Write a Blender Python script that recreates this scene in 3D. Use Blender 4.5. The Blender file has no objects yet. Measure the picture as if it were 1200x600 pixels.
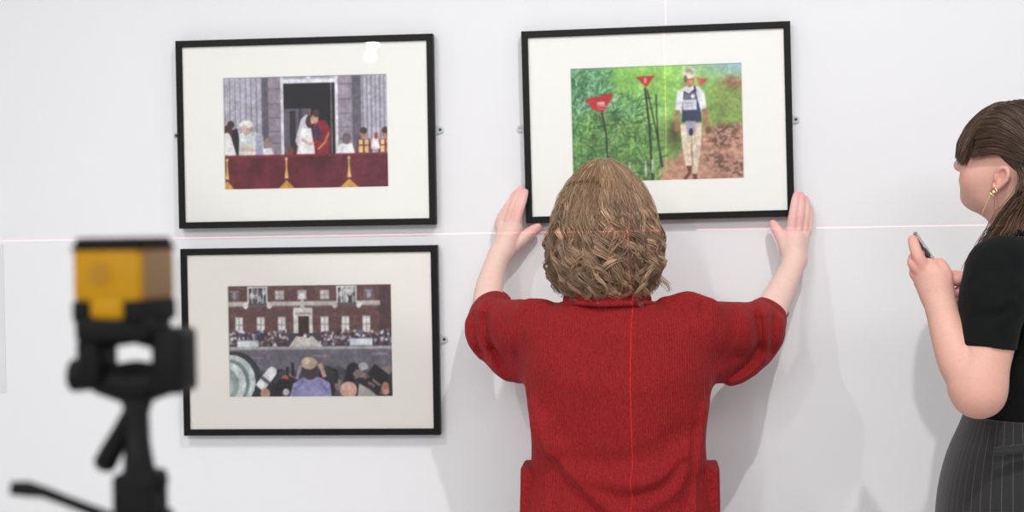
import bpy, bmesh, math, random
import numpy as np
import openvdb
from mathutils import Vector, Matrix

random.seed(7)
rng = np.random.default_rng(11)
C = bpy.context.scene.collection
A3 = lambda *v: np.array(v, float)

# ------------------------------------------------------------------ camera
F = 1200 * 50 / 36.0
YAW, PITCH, ROLL = .0904, -.018, -.0163
CAM = A3(0, -3.348, 1.5)
def cam_axes():
    cy, sy = math.cos(YAW), math.sin(YAW); cp, sp = math.cos(PITCH), math.sin(PITCH)
    f = A3(-sy * cp, cy * cp, sp); r = A3(cy, sy, 0); u = np.cross(r, f)
    cr, sr = math.cos(ROLL), math.sin(ROLL)
    return np.array([cr * r + sr * u, -sr * r + cr * u, f])
RC = cam_axes()
def at(x, y, Y):
    """point of the room seen at pixel x, y of the 1200 x 600 photo, at distance Y from the wall plane"""
    d = A3((x - 600) / F, (300 - y) / F, 1) @ RC
    return CAM + d * ((Y - CAM[1]) / d[1])
cd = bpy.data.cameras.new('camera'); cam = bpy.data.objects.new('camera', cd); C.objects.link(cam)
M = Matrix.Identity(4)
for i in range(3):
    M[i][0], M[i][1], M[i][2], M[i][3] = RC[0][i], RC[1][i], -RC[2][i], CAM[i]
cam.matrix_world = M
cd.lens = 50; cd.sensor_width = 36; cd.sensor_fit = 'HORIZONTAL'
cd.clip_start = .05
cd.dof.use_dof = True; cd.dof.focus_distance = 2.88; cd.dof.aperture_fstop = 4.2
S = bpy.context.scene
S.camera = cam
S.view_settings.view_transform = 'Standard'; S.view_settings.look = 'None'
S.view_settings.gamma = 1; S.view_settings.use_curve_mapping = False
S.view_settings.exposure = -0.5
S.cycles.use_denoising = True
S.cycles.max_bounces = 8; S.cycles.transparent_max_bounces = 12

# ------------------------------------------------------------------ materials
def lin(c):
    c = np.asarray(c, float) / 255.
    return np.where(c <= .04045, c / 12.92, ((c + .055) / 1.055) ** 2.4)
def mat(name, rgb=(128, 128, 128), rough=.5, metal=0, spec=.5, noise=None, bump=None, attr=None, sheen=0, sss=0, coat=0, emit=None):
    """noise=(scale, amount) tint variation; bump=(scale, strength, distance); attr = colour attribute name"""
    m = bpy.data.materials.new(name); m.use_nodes = True
    nt = m.node_tree; b = nt.nodes['Principled BSDF']
    c = (*lin(rgb), 1)
    b.inputs['Base Color'].default_value = c
    b.inputs['Roughness'].default_value = rough
    b.inputs['Metallic'].default_value = metal
    b.inputs['Specular IOR Level'].default_value = spec
    b.inputs['Sheen Weight'].default_value = sheen
    b.inputs['Coat Weight'].default_value = coat
    if sss:
        b.inputs['Subsurface Weight'].default_value = sss
        b.inputs['Subsurface Radius'].default_value = (.9, .35, .2)
        b.inputs['Subsurface Scale'].default_value = .006
    if emit:
        b.inputs['Emission Color'].default_value = (*lin(emit[0]), 1); b.inputs['Emission Strength'].default_value = emit[1]
    tc = nt.nodes.new('ShaderNodeTexCoord')
    src = None
    if attr:
        a = nt.nodes.new('ShaderNodeAttribute'); a.attribute_name = attr; src = a.outputs['Color']
        nt.links.new(src, b.inputs['Base Color'])
    if noise:
        n = nt.nodes.new('ShaderNodeTexNoise'); n.inputs['Scale'].default_value = noise[0]; n.inputs['Detail'].default_value = 4
        nt.links.new(tc.outputs['Object'], n.inputs['Vector'])
        mr = nt.nodes.new('ShaderNodeMapRange'); mr.inputs['From Min'].default_value = .3; mr.inputs['From Max'].default_value = .7
        mr.inputs['To Min'].default_value = 1 - noise[1]; mr.inputs['To Max'].default_value = 1 + noise[1]
        nt.links.new(n.outputs['Fac'], mr.inputs['Value'])
        mx = nt.nodes.new('ShaderNodeMix'); mx.data_type = 'RGBA'; mx.blend_type = 'MULTIPLY'; mx.inputs[0].default_value = 1
        if src: nt.links.new(src, mx.inputs[6])
        else: mx.inputs[6].default_value = c
        nt.links.new(mr.outputs['Result'], mx.inputs[7]); nt.links.new(mx.outputs[2], b.inputs['Base Color'])
    if bump:
        n = nt.nodes.new('ShaderNodeTexNoise'); n.inputs['Scale'].default_value = bump[0]; n.inputs['Detail'].default_value = 3
        nt.links.new(tc.outputs['Object'], n.inputs['Vector'])
        bp = nt.nodes.new('ShaderNodeBump'); bp.inputs['Strength'].default_value = bump[1]; bp.inputs['Distance'].default_value = bump[2]
        nt.links.new(n.outputs['Fac'], bp.inputs['Height']); nt.links.new(bp.outputs['Normal'], b.inputs['Normal'])
    return m

def glass_pane(name):
    m = bpy.data.materials.new(name); m.use_nodes = True; nt = m.node_tree
    nt.nodes.clear()
    o = nt.nodes.new('ShaderNodeOutputMaterial'); mx = nt.nodes.new('ShaderNodeMixShader')
    t = nt.nodes.new('ShaderNodeBsdfTransparent'); g = nt.nodes.new('ShaderNodeBsdfGlossy'); f = nt.nodes.new('ShaderNodeFresnel')
    f.inputs['IOR'].default_value = 1.33; g.inputs['Roughness'].default_value = 0.0
    t.inputs['Color'].default_value = (1, 1, 1, 1)
    nt.links.new(f.outputs[0], mx.inputs[0]); nt.links.new(t.outputs[0], mx.inputs[1]); nt.links.new(g.outputs[0], mx.inputs[2])
    nt.links.new(mx.outputs[0], o.inputs[0])
    return m

# ------------------------------------------------------------------ object helpers
def link(name, me, m=None, parent=None, smooth=True):
    if m: me.materials.append(m)
    o = bpy.data.objects.new(name, me); C.objects.link(o)
    if parent:
        o.parent = parent
        o.matrix_parent_inverse = parent.matrix_world.inverted() if False else Matrix.Translation(-Vector(parent.location)) if parent.type == 'EMPTY' else Matrix.Identity(4)
    if smooth and len(me.polygons): me.polygons.foreach_set('use_smooth', [True] * len(me.polygons))
    return o
def obj(name, bm, m=None, parent=None, smooth=False, sharp=40):
    bmesh.ops.recalc_face_normals(bm, faces=bm.faces[:])
    me = bpy.data.meshes.new(name); bm.to_mesh(me); bm.free()
    o = link(name, me, m, parent, smooth)
    if smooth:
        me.set_sharp_from_angle(angle=math.radians(sharp))
    return o
def sub(name, bm, m, parent, **k):        # child of a part (parts live in room coordinates too)
    o = obj(name, bm, m, None, **k); o.parent = parent
    o.matrix_parent_inverse = Matrix.Identity(4) if parent.parent is None else Matrix.Identity(4)
    return o
def thing(name, label, cat, loc, group=None):
    o = bpy.data.objects.new(name, None); C.objects.link(o); o.location = loc
    o.empty_display_size = .1
    o['label'] = label; o['category'] = cat
    if group: o['group'] = group
    return o
def tag(o, label, cat, group=None):
    o['label'] = label; o['category'] = cat
    if group: o['group'] = group
    return o
def box(bm, lo, hi, bev=0, seg=2, mtx=None):
    lo, hi = A3(*lo), A3(*hi)
    g = bmesh.ops.create_cube(bm, size=1)
    vs = g['verts']
    for v in vs:
        v.co = Vector((lo + hi) / 2 + A3(*v.co) * (hi - lo))
    if bev:
        es = list({e for v in vs for e in v.link_edges})
        r = bmesh.ops.bevel(bm, geom=es, offset=bev, segments=seg, profile=.5, affect='EDGES')
        vs = list({v for f in r['faces'] for v in f.verts} | {v for v in vs if v.is_valid})
    if mtx is not None:
        done = set()
        for v in vs:
            if v.is_valid and v not in done: v.co = mtx @ v.co; done.add(v)
    return bm
def tube(bm, pts, rad, n=16, caps=True):
    """swept round tube with a radius at each point"""
    pts = [Vector(p) for p in pts]
    if not hasattr(rad, '__len__'): rad = [rad] * len(pts)
    rings = []; up = None
    for i, p in enumerate(pts):
        t = (pts[min(i + 1, len(pts) - 1)] - pts[max(i - 1, 0)]).normalized()
        if up is None: up = t.orthogonal().normalized()
        up = (up - t * up.dot(t)).normalized(); s = t.cross(up)
        rings.append([bm.verts.new(p + (up * math.cos(a) + s * math.sin(a)) * rad[i]) for a in [2 * math.pi * k / n for k in range(n)]])
    for a, b in zip(rings, rings[1:]):
        for k in range(n): bm.faces.new((a[k], a[(k + 1) % n], b[(k + 1) % n], b[k]))
    if caps:
        bm.faces.new(rings[0][::-1]); bm.faces.new(rings[-1])
    return bm
def ring_of_rects(bm, loops):
    """loops: list of (half_w, half_h, y) rectangles joined one after the other (closed profile)"""
    L = []
    for w, h, y in loops:
        L.append([bm.verts.new((sx * w, y, sz * h)) for sx, sz in ((-1, 1), (1, 1), (1, -1), (-1, -1))])
    n = len(L)
    for i in range(n):
        a, b = L[i], L[(i + 1) % n]
        for k in range(4): bm.faces.new((a[k], a[(k + 1) % 4], b[(k + 1) % 4], b[k]))
    return bm

# ------------------------------------------------------------------ organic volumes: one smooth surface from many soft shapes
class Vol:
    def __init__(s, h): s.h = h; s.p = []; s.disp = []
    def _add(s, fn, lo, hi, k, op): s.p.append((fn, A3(*lo), A3(*hi), k, op)); return s
    def cap(s, a, b, ra, rb=None, k=.01, op='u'):
        a, b = A3(*a), A3(*b); rb = ra if rb is None else rb
        def fn(P):
            ab = b - a; t = np.clip(((P - a) @ ab) / max(ab @ ab, 1e-12), 0, 1)
            q = P - a - t[..., None] * ab
            return np.sqrt((q * q).sum(-1)) - (ra + (rb - ra) * t)
        r = max(ra, rb)
        return s._add(fn, np.minimum(a, b) - r, np.maximum(a, b) + r, k, op)
    def cut(s, a, b, ra, rb, nrm, k=.01):
        """capsule a-b ended flat by a plane through b"""
        a, b = A3(*a), A3(*b); nrm = A3(*nrm) / np.linalg.norm(nrm)
        def fn(P):
            ab = b - a; t = np.clip(((P - a) @ ab) / (ab @ ab), 0, 1.3)
            q = P - a - t[..., None] * ab
            d = np.sqrt((q * q).sum(-1)) - (ra + (rb - ra) * t); e = (P - b) @ nrm
            h = np.maximum(.004 - np.abs(d - e), 0) / .004
            return np.maximum(d, e) + h * h * .001
        r = max(ra, rb)
        return s._add(fn, np.minimum(a, b) - r, np.maximum(a, b) + r, k, 'u')
    def chain(s, pts, rad, k=.01, sub=4):
        """smooth curved limb through the points"""
        P, R = curve(pts, rad, sub)
        for i in range(len(P) - 1): s.cap(P[i], P[i + 1], R[i], R[i + 1], k if i == 0 else .004)
        return s
    def ell(s, c, r, rot=None, k=.01, op='u'):
        c, r = A3(*c), A3(*r); Q = np.eye(3) if rot is None else np.asarray(rot)     # columns of Q = local axes
        def fn(P):
            q = (P - c) @ Q
            k0 = np.sqrt(((q / r) ** 2).sum(-1)); k1 = np.sqrt(((q / (r * r)) ** 2).sum(-1))
            return k0 * (k0 - 1) / np.maximum(k1, 1e-9)
        m = np.abs(Q) @ r if rot is not None else r
        return s._add(fn, c - m, c + m, k, op)
    def loft(s, rows, n=2.3, k=.01, ax=(1, 0), op='u'):
        """rows: (z, cx, cy, half width, half depth), top or bottom first; ax = direction of the width in plan"""
        R = np.array(sorted(rows), float); z = R[:, 0]
        ax = A3(*ax) / math.hypot(*ax)
        def fn(P):
            Z = np.clip(P[..., 2], z[0], z[-1])
            cx, cy, a, b = (smooth_interp(Z, z, R[:, i]) for i in (1, 2, 3, 4))
            dx, dy = P[..., 0] - cx, P[..., 1] - cy
            u = np.abs(dx * ax[0] + dy * ax[1]) + 1e-6; v = np.abs(-dx * ax[1] + dy * ax[0]) + 1e-6
            q = ((u / a) ** n + (v / b) ** n) ** (1 / n)
            gx = q ** (1 - n) * u ** (n - 1) / a ** n; gy = q ** (1 - n) * v ** (n - 1) / b ** n
            d = (q - 1) / np.maximum(np.sqrt(gx * gx + gy * gy), 1e-6)
            e = np.maximum(P[..., 2] - z[-1], z[0] - P[..., 2])
            return np.maximum(d, e)
        m = np.maximum(R[:, 3], R[:, 4]).max()
        return s._add(fn, (R[:, 1].min() - m, R[:, 2].min() - m, z[0]), (R[:, 1].max() + m, R[:, 2].max() + m, z[-1]), k, op)
    def half(s, c, nrm, k=.004, op='s', lo=None, hi=None):
        c = A3(*c); nrm = A3(*nrm) / np.linalg.norm(nrm)
        return s._add(lambda P: -((P - c) @ nrm), (-9, -9, -9) if lo is None else lo, (9, 9, 9) if hi is None else hi, k, op)
    def ridge(s, pts, amp, sig):
        P, _ = curve(pts, [0] * len(pts), 5)
        lo, hi = P.min(0) - 3 * sig, P.max(0) + 3 * sig
        def fn(X):
            best = np.full(X.shape[:-1], 1e9)
            for a, b in zip(P, P[1:]):
                ab = b - a; t = np.clip(((X - a) @ ab) / max(ab @ ab, 1e-12), 0, 1)
                q = X - a - t[..., None] * ab; best = np.minimum(best, (q * q).sum(-1))
            return amp * np.exp(-best / (2 * sig * sig))
        s.disp.append((fn, lo, hi)); return s
    def fold(s, pts, Y, amp, sig):
        """a crease (amp < 0) or raised fold running over the side of the cloth near depth Y"""
        P, _ = curve([at(x, y, Y) for x, y in pts], [0] * len(pts), 5); P = P[:, [0, 2]]
        a0, b0 = P.min(0) - 3 * sig, P.max(0) + 3 * sig
        n = len(P) - 1
        def fn(X):
            q = X[..., [0, 2]]; best = np.full(X.shape[:-1], 1e9); par = np.zeros(X.shape[:-1])
            for i, (a, b) in enumerate(zip(P, P[1:])):
                ab = b - a; t = np.clip(((q - a) @ ab) / max(ab @ ab, 1e-12), 0, 1)
                e = q - a - t[..., None] * ab; e = (e * e).sum(-1); par = np.where(e < best, (i + t) / n, par); best = np.minimum(best, e)
            return amp * np.exp(-best / (2 * sig * sig)) * np.clip(np.minimum(par, 1 - par) * 5, .15, 1) * np.clip((Y + .10 - X[..., 1]) / .05, 0, 1)
        s.disp.append((fn, A3(a0[0], Y - .3, a0[1]), A3(b0[0], Y + .12, b0[1]))); return s
    def field(s, P):
        d = np.full(P.shape[:-1], 1.0); lo, hi = P.reshape(-1, 3).min(0), P.reshape(-1, 3).max(0)
        hit = False
        for fn, a, b, k, op in s.p:
            m = k + 4 * s.h
            if (a - m > hi).any() or (b + m < lo).any(): continue
            e = fn(P)
            if op == 'u':
                hit = True
                h = np.maximum(k - np.abs(d - e), 0) / max(k, 1e-9); d = np.minimum(d, e) - h * h * k * .25
            elif op == 's':
                h = np.maximum(k - np.abs(-d - e), 0) / max(k, 1e-9); d = np.maximum(d, -e) + h * h * k * .25
        if hit:
            for fn, a, b in s.disp:
                if (a > hi).any() or (b < lo).any(): continue
                d = d - fn(P)
        return d if hit else None
    def mesh(s, name):
        h = s.h; B = 40; bg = 4 * h
        lo = np.min([p[1] for p in s.p if p[4] == 'u'], 0) - .03; hi = np.max([p[2] for p in s.p if p[4] == 'u'], 0) + .03
        g = openvdb.FloatGrid(bg)
        n = np.ceil((hi - lo) / (h * B)).astype(int)
        r = np.arange(B) * h
        L = np.stack(np.meshgrid(r, r, r, indexing='ij'), -1)
        for i in range(n[0]):
            for j in range(n[1]):
                for k in range(n[2]):
                    d = s.field(L + lo + np.array([i, j, k]) * B * h)
                    if d is None: continue
                    g.copyFromArray(np.clip(d, -bg, bg).astype(np.float32), ijk=(i * B, j * B, k * B))
        pts, tris, quads = g.convertToPolygons(isovalue=0.0, adaptivity=0.0)
        V = np.asarray(pts, float) * h + lo
        return np_mesh(name, V, quads=np.asarray(quads)[:, ::-1], tris=np.asarray(tris)[:, ::-1]), V
def np_mesh(name, V, quads=None, tris=None):
    me = bpy.data.meshes.new(name)
    parts = []; starts = []; tot = 0
    for f in (quads, tris):
        if f is None or len(f) == 0: continue
        f = np.asarray(f); parts.append(f.ravel()); starts.append(tot + np.arange(len(f)) * f.shape[1]); tot += f.size
    me.vertices.add(len(V)); me.vertices.foreach_set('co', np.ascontiguousarray(V, np.float32).ravel())
    me.loops.add(tot); me.loops.foreach_set('vertex_index', np.concatenate(parts).astype(np.int32))
    st = np.concatenate(starts).astype(np.int32)
    me.polygons.add(len(st)); me.polygons.foreach_set('loop_start', st)
    me.update(calc_edges=True); me.validate()
    return me
def set_color(me, col, name='col'):
    a = me.color_attributes.new(name, 'FLOAT_COLOR', 'POINT')
    col = np.asarray(col, np.float32)
    a.data.foreach_set('color', np.c_[col, np.ones(len(col), np.float32)].astype(np.float32).ravel())
def set_float(me, v, name):
    a = me.attributes.new(name, 'FLOAT', 'POINT'); a.data.foreach_set('value', np.asarray(v, np.float32))
def smooth_interp(x, xp, fp):
    """monotone-looking cubic through the stations"""
    i = np.clip(np.searchsorted(xp, x) - 1, 0, len(xp) - 2)
    m = np.gradient(fp, xp); hh = xp[i + 1] - xp[i]; t = np.clip((x - xp[i]) / hh, 0, 1)
    t2, t3 = t * t, t * t * t
    return (2 * t3 - 3 * t2 + 1) * fp[i] + (t3 - 2 * t2 + t) * hh * m[i] + (-2 * t3 + 3 * t2) * fp[i + 1] + (t3 - t2) * hh * m[i + 1]
def curve(pts, rad, sub=4):
    P = np.array([A3(*p) for p in pts]); R = np.array(rad, float) if hasattr(rad, '__len__') else np.full(len(P), rad)
    if len(P) == 2 or sub == 1: return P, R
    u = np.arange(len(P)); x = np.linspace(0, len(P) - 1, (len(P) - 1) * sub + 1)
    return np.stack([smooth_interp(x, u.astype(float), P[:, i]) for i in range(3)], 1), np.interp(x, u, R)
def tubes(paths, rad, sides=3):
    """many thin strands as one mesh: paths N x M x 3, rad N x M"""
    N, Mn, _ = paths.shape
    t = np.gradient(paths, axis=1); t /= np.linalg.norm(t, axis=2, keepdims=True) + 1e-12
    ref = np.where(np.abs(t[..., 2:3]) < .8, A3(0, 0, 1), A3(1, 0, 0))
    u = np.cross(t, ref); u /= np.linalg.norm(u, axis=2, keepdims=True) + 1e-12
    w = np.cross(t, u)
    a = 2 * np.pi * np.arange(sides) / sides
    V = paths[:, :, None, :] + rad[:, :, None, None] * (np.cos(a)[:, None] * u[:, :, None, :] + np.sin(a)[:, None] * w[:, :, None, :])
    idx = np.arange(N * Mn * sides).reshape(N, Mn, sides)
    A, B = idx[:, :-1], idx[:, 1:]
    q = np.stack([A, np.roll(A, -1, 2), np.roll(B, -1, 2), B], -1).reshape(-1, 4)
    return V.reshape(-1, 3), q
def merge(Vs, Qs):
    off = 0; V = []; Q = []
    for v, q in zip(Vs, Qs): V.append(v); Q.append(q + off); off += len(v)
    return np.concatenate(V), np.concatenate(Q)

# ------------------------------------------------------------------ the room
WHITE = mat('wall paint', (238, 238, 241), .75, spec=.25, noise=(1.2, .006), bump=(260, .06, .001))
def structure(name, lo, hi, m, bev=0):
    bm = bmesh.new(); box(bm, lo, hi, bev); o = obj(name, bm, m); o['kind'] = 'structure'; return o
structure('wall_back', (-5, 0, 0), (5, .15, 4.2), WHITE)
structure('floor', (-5, -11, -.1), (5, 0, 0), mat('floor concrete', (205, 202, 198), .5, noise=(6, .08)))
structure('ceiling', (-5, -11, 4.2), (5, .15, 4.3), mat('ceiling paint', (225, 225, 225), .8))
structure('baseboard_back', (-5, -.014, 0), (5, 0, .1), mat('skirting paint', (225, 225, 227), .5), .002)

# ------------------------------------------------------------------ printed pictures (plain generic scenes in flat ink)
class Ink:
    def __init__(s, w=340, h=228, ss=2):
        s.W, s.H, s.ss = w, h, ss
        s.a = np.zeros((h * ss, w * ss, 3)); s.h, s.w = s.a.shape[:2]
        s.v, s.u = np.meshgrid((np.arange(s.h) + .5) / s.h, (np.arange(s.w) + .5) / s.w, indexing='ij')
    def noise(s, fx, fy, seed, octs=3):
        r = np.random.default_rng(seed); out = np.zeros((s.h, s.w)); amp = 1; tot = 0
        for o in range(octs):
            gx, gy = int(fx * 2 ** o) + 2, int(fy * 2 ** o) + 2; g = r.random((gy + 1, gx + 1))
            x, y = s.u * (gx - 1), s.v * (gy - 1); i, j = x.astype(int), y.astype(int); a, b = x - i, y - j
            a, b = a * a * (3 - 2 * a), b * b * (3 - 2 * b)
            out += amp * ((g[j, i] * (1 - a) + g[j, i + 1] * a) * (1 - b) + (g[j + 1, i] * (1 - a) + g[j + 1, i + 1] * a) * b); tot += amp; amp *= .55
        return out / tot
    def mix(s, m, c, sl=None):
        c = np.asarray(c, float)
        if sl is None: s.a += (c - s.a) * m[..., None]
        else: s.a[sl] += (c - s.a[sl]) * m[..., None]
    def poly(s, pts, c, op=1.):
        P = np.array(pts, float)
        x0, y0 = np.floor(P.min(0) * (s.w, s.h)).astype(int); x1, y1 = np.ceil(P.max(0) * (s.w, s.h)).astype(int) + 1
        sl = (slice(max(y0, 0), max(y1, 0)), slice(max(x0, 0), max(x1, 0)))
        u, v = s.u[sl], s.v[sl]
        if u.size == 0: return
        ins = np.zeros(u.shape, bool)
        for (xa, ya), (xb, yb) in zip(P, np.roll(P, -1, 0)):
            if ya == yb: continue
            ins ^= ((ya > v) != (yb > v)) & (u < (xb - xa) * (v - ya) / (yb - ya) + xa)
        s.mix(ins * op, c, sl)
    def rect(s, x0, y0, x1, y1, c, op=1.): s.poly([(x0, y0), (x1, y0), (x1, y1), (x0, y1)], c, op)
    def oval(s, x, y, rx, ry, c, op=1., tilt=0):
        t = np.linspace(0, 2 * np.pi, 20)[:-1]; X, Y = rx * np.cos(t), ry * np.sin(t) ; k = 1.49
        X, Y = X * math.cos(tilt) - Y / k * math.sin(tilt), (X * k * math.sin(tilt) + Y * math.cos(tilt))
        s.poly(np.c_[x + X, y + Y], c, op)
    def line(s, pts, w, c, op=1.):
        P = np.array(pts, float); k = 1.49
        for (xa, ya), (xb, yb) in zip(P, P[1:]):
            dx, dy = xb - xa, (yb - ya) / k; L = math.hypot(dx, dy) or 1; nx, ny = -dy / L * w / 2, dx / L * w / 2 * k
            s.poly([(xa + nx, ya + ny), (xb + nx, yb + ny), (xb - nx, yb - ny), (xa - nx, ya - ny)], c, op)
    def out(s):
        b = s.a.reshape(s.H, s.ss, s.W, s.ss, 3).mean((1, 3))
        for seed, fx, amp in ((91, 26, .13), (92, 80, .14)):
            nz = s.noise(fx, fx * .67, seed, 2).reshape(s.H, s.ss, s.W, s.ss).mean((1, 3)); b = b * (1 + (nz[..., None] - .5) * 2 * amp)
        g = b.mean(-1, keepdims=True); b = g + (b - g) * .95; b = 10 + b * 1.0
        k = np.array([.25, .5, .25])
        for _ in range(1):
            for ax in (0, 1):
                p = np.pad(b, [(1, 1) if i == ax else (0, 0) for i in range(3)], mode='edge'); b = sum(k[i] * np.take(p, np.arange(i, i + b.shape[ax]), ax) for i in range(3))
        for ax in (0, 1):
            p = np.pad(b, [(1, 1) if i == ax else (0, 0) for i in range(3)], mode='edge')
            b = sum(k[i] * np.take(p, np.arange(i, i + b.shape[ax]), ax) for i in range(3))
        return np.clip(b, 0, 255)

def person_dots(k, x, y, sc, body, skin=(190, 150, 135), hair=(60, 45, 40)):
    k.poly([(x - sc, y), (x + sc, y), (x + .8 * sc, y - 2.4 * sc), (x - .8 * sc, y - 2.4 * sc)], body)
    k.oval(x, y - 3.2 * sc, .5 * sc, .95 * sc, hair); k.oval(x, y - 3.0 * sc, .42 * sc, .7 * sc, skin)

def ink_balcony():
    k = Ink(); r = np.random.default_rng(3); n = k.noise(14, 9, 5)
    k.a[:] = A3(132, 124, 136) + (n[..., None] - .5) * 30
    X = lambda x: (x - 45) / 738.; Y = lambda y: (y - 57) / 503.
    for (a, b, st) in ((45, 238, 24), (662, 786, 19)):
        k.rect(X(a), 0, X(b), .75, (178, 173, 188))
        x = a + 6
        while x < b: k.rect(X(x), 0, X(x + 6), .75, (118, 112, 128), .75); k.rect(X(x + 6), 0, X(x + 11), .75, (205, 202, 214), .6); x += st
    k.rect(X(222), 0, X(250), .75, (95, 90, 104)); k.rect(X(250), 0, X(306), .75, (146, 136, 148))
    k.rect(X(556), 0, X(624), .75, (152, 142, 154)); k.rect(X(624), 0, X(664), .75, (98, 92, 106))
    for y in (112, 178, 240, 300, 352):
        k.rect(X(244), Y(y), X(306), Y(y + 4), (92, 84, 96), .8); k.rect(X(556), Y(y - 14), X(624), Y(y - 10), (96, 88, 100), .8)
    k.rect(X(305), 0, X(560), .74, (226, 224, 232)); k.rect(X(316), 0, X(418), Y(74), (150, 160, 176)); k.rect(X(440), 0, X(548), Y(74), (150, 160, 176))
    k.rect(X(318), Y(92), X(546), .74, (22, 18, 24)); k.rect(X(528), Y(92), X(534), .74, (120, 110, 118))
    k.rect(X(320), Y(204), X(440), .74, (96, 92, 104)); k.rect(X(345), Y(212), X(372), .74, (44, 38, 46)); k.rect(X(385), Y(205), X(400), .74, (60, 52, 60))
    k.oval(X(345), Y(388), .02, .04, (110, 60, 55)); k.oval(X(375), Y(385), .02, .045, (70, 40, 45))
    # people at the rail
    k.oval(X(80), Y(268), .022, .036, (70, 50, 48)); k.poly([(X(52), Y(300)), (X(110), Y(285)), (X(128), Y(412)), (X(45), Y(412))], (28, 26, 32))
    k.oval(X(66), Y(300), .03, .06, (70, 45, 45)); k.poly([(X(45), Y(320)), (X(80), Y(320)), (X(106), Y(412)), (X(45), Y(412))], (226, 222, 224)); k.oval(X(62), Y(318), .02, .03, (224, 214, 210))
    k.poly([(X(118), Y(310)), (X(140), Y(298)), (X(190), Y(300)), (X(226), Y(345)), (X(228), Y(412)), (X(112), Y(412))], (206, 214, 212))
    k.poly([(X(190), Y(315)), (X(224), Y(320)), (X(222), Y(412)), (X(190), Y(412))], (160, 158, 182)); k.line([(X(125), Y(380)), (X(165), Y(376)), (X(190), Y(385))], .02, (214, 172, 158))
    k.oval(X(150), Y(290), .027, .05, (205, 160, 145)); k.oval(X(150), Y(268), .042, .034, (228, 220, 214)); k.oval(X(140), Y(284), .02, .03, (196, 186, 178))
    k.oval(X(246), Y(352), .024, .045, (150, 130, 128)); k.poly([(X(222), Y(412)), (X(228), Y(375)), (X(262), Y(375)), (X(272), Y(412))], (224, 224, 230))
    k.poly([(X(368), Y(345)), (X(395), Y(250)), (X(420), Y(228)), (X(436), Y(245)), (X(420), Y(330)), (X(378), Y(370))], (206, 200, 214))
    k.poly([(X(398), Y(292)), (X(440), Y(290)), (X(448), Y(350)), (X(462), Y(412)), (X(370), Y(412)), (X(385), Y(350))], (238, 234, 238))
    k.oval(X(432), Y(262), .022, .055, (62, 40, 42)); k.oval(X(446), Y(256), .012, .035, (206, 160, 145)); k.line([(X(395), Y(335)), (X(425), Y(362)), (X(452), Y(356))], .018, (222, 190, 180))
    k.poly([(X(446), Y(285)), (X(470), Y(255)), (X(505), Y(258)), (X(526), Y(300)), (X(520), Y(410)), (X(455), Y(410))], (132, 28, 40))
    k.poly([(X(446), Y(290)), (X(470), Y(275)), (X(485), Y(330)), (X(465), Y(350))], (62, 44, 84)); k.oval(X(458), Y(246), .02, .05, (196, 140, 122)); k.oval(X(462), Y(226), .02, .035, (70, 48, 44))
    k.line([(X(468), Y(385)), (X(500), Y(355)), (X(518), Y(310))], .012, (212, 170, 90), .7)
    k.poly([(X(552), Y(408)), (X(566), Y(362)), (X(622), Y(362)), (X(632), Y(408))], (234, 232, 238)); k.oval(X(597), Y(340), .026, .05, (112, 92, 96))
    for x, s_ in ((672, 1.), (768, .95)):
        k.poly([(X(x - 34), Y(404)), (X(x - 28), Y(345)), (X(x + 28), Y(342)), (X(x + 36), Y(402))], (120, 36, 44)); k.rect(X(x - 22), Y(346), X(x + 22), Y(402), (228, 200, 130))
        k.rect(X(x - 4), Y(346), X(x + 4), Y(402), (120, 40, 44)); k.rect(X(x - 22), Y(368), X(x + 22), Y(374), (120, 40, 44)); k.oval(X(x), Y(318), .022, .045, (172, 120, 104)); k.oval(X(x), Y(306), .022, .03, (70, 50, 48))
    k.poly([(X(702), Y(388)), (X(715), Y(325)), (X(735), Y(322)), (X(744), Y(388))], (222, 218, 226)); k.oval(X(727), Y(330), .012, .03, (150, 60, 60))
    # red cloth on the rail
    m = (k.v > Y(404)); d = k.noise(9, 3, 12); k.mix(m * 1., (0, 0, 0)); k.a += (m[..., None] * (A3(98, 26, 38) + (d[..., None] - .5) * A3(60, 26, 34)))
    k.rect(0, Y(404), 1, Y(416), (142, 40, 48), .6); k.mix(m * np.clip((k.u - .45) * .5, 0, .2), (70, 34, 60))
    for x, w in ((60, 36), (326, 42), (605, 50)):
        k.poly([(X(x - w), 1), (X(x), Y(516)), (X(x + w), 1)], (204, 150, 62)); k.line([(X(x), Y(420)), (X(x), Y(510))], .010, (214, 176, 90)); k.oval(X(x), Y(424), .009, .016, (226, 190, 110)); k.poly([(X(x - 9), Y(510)), (X(x - 4), Y(465)), (X(x + 4), Y(465)), (X(x + 9), Y(510))], (224, 186, 104))
    return k.out()

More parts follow.
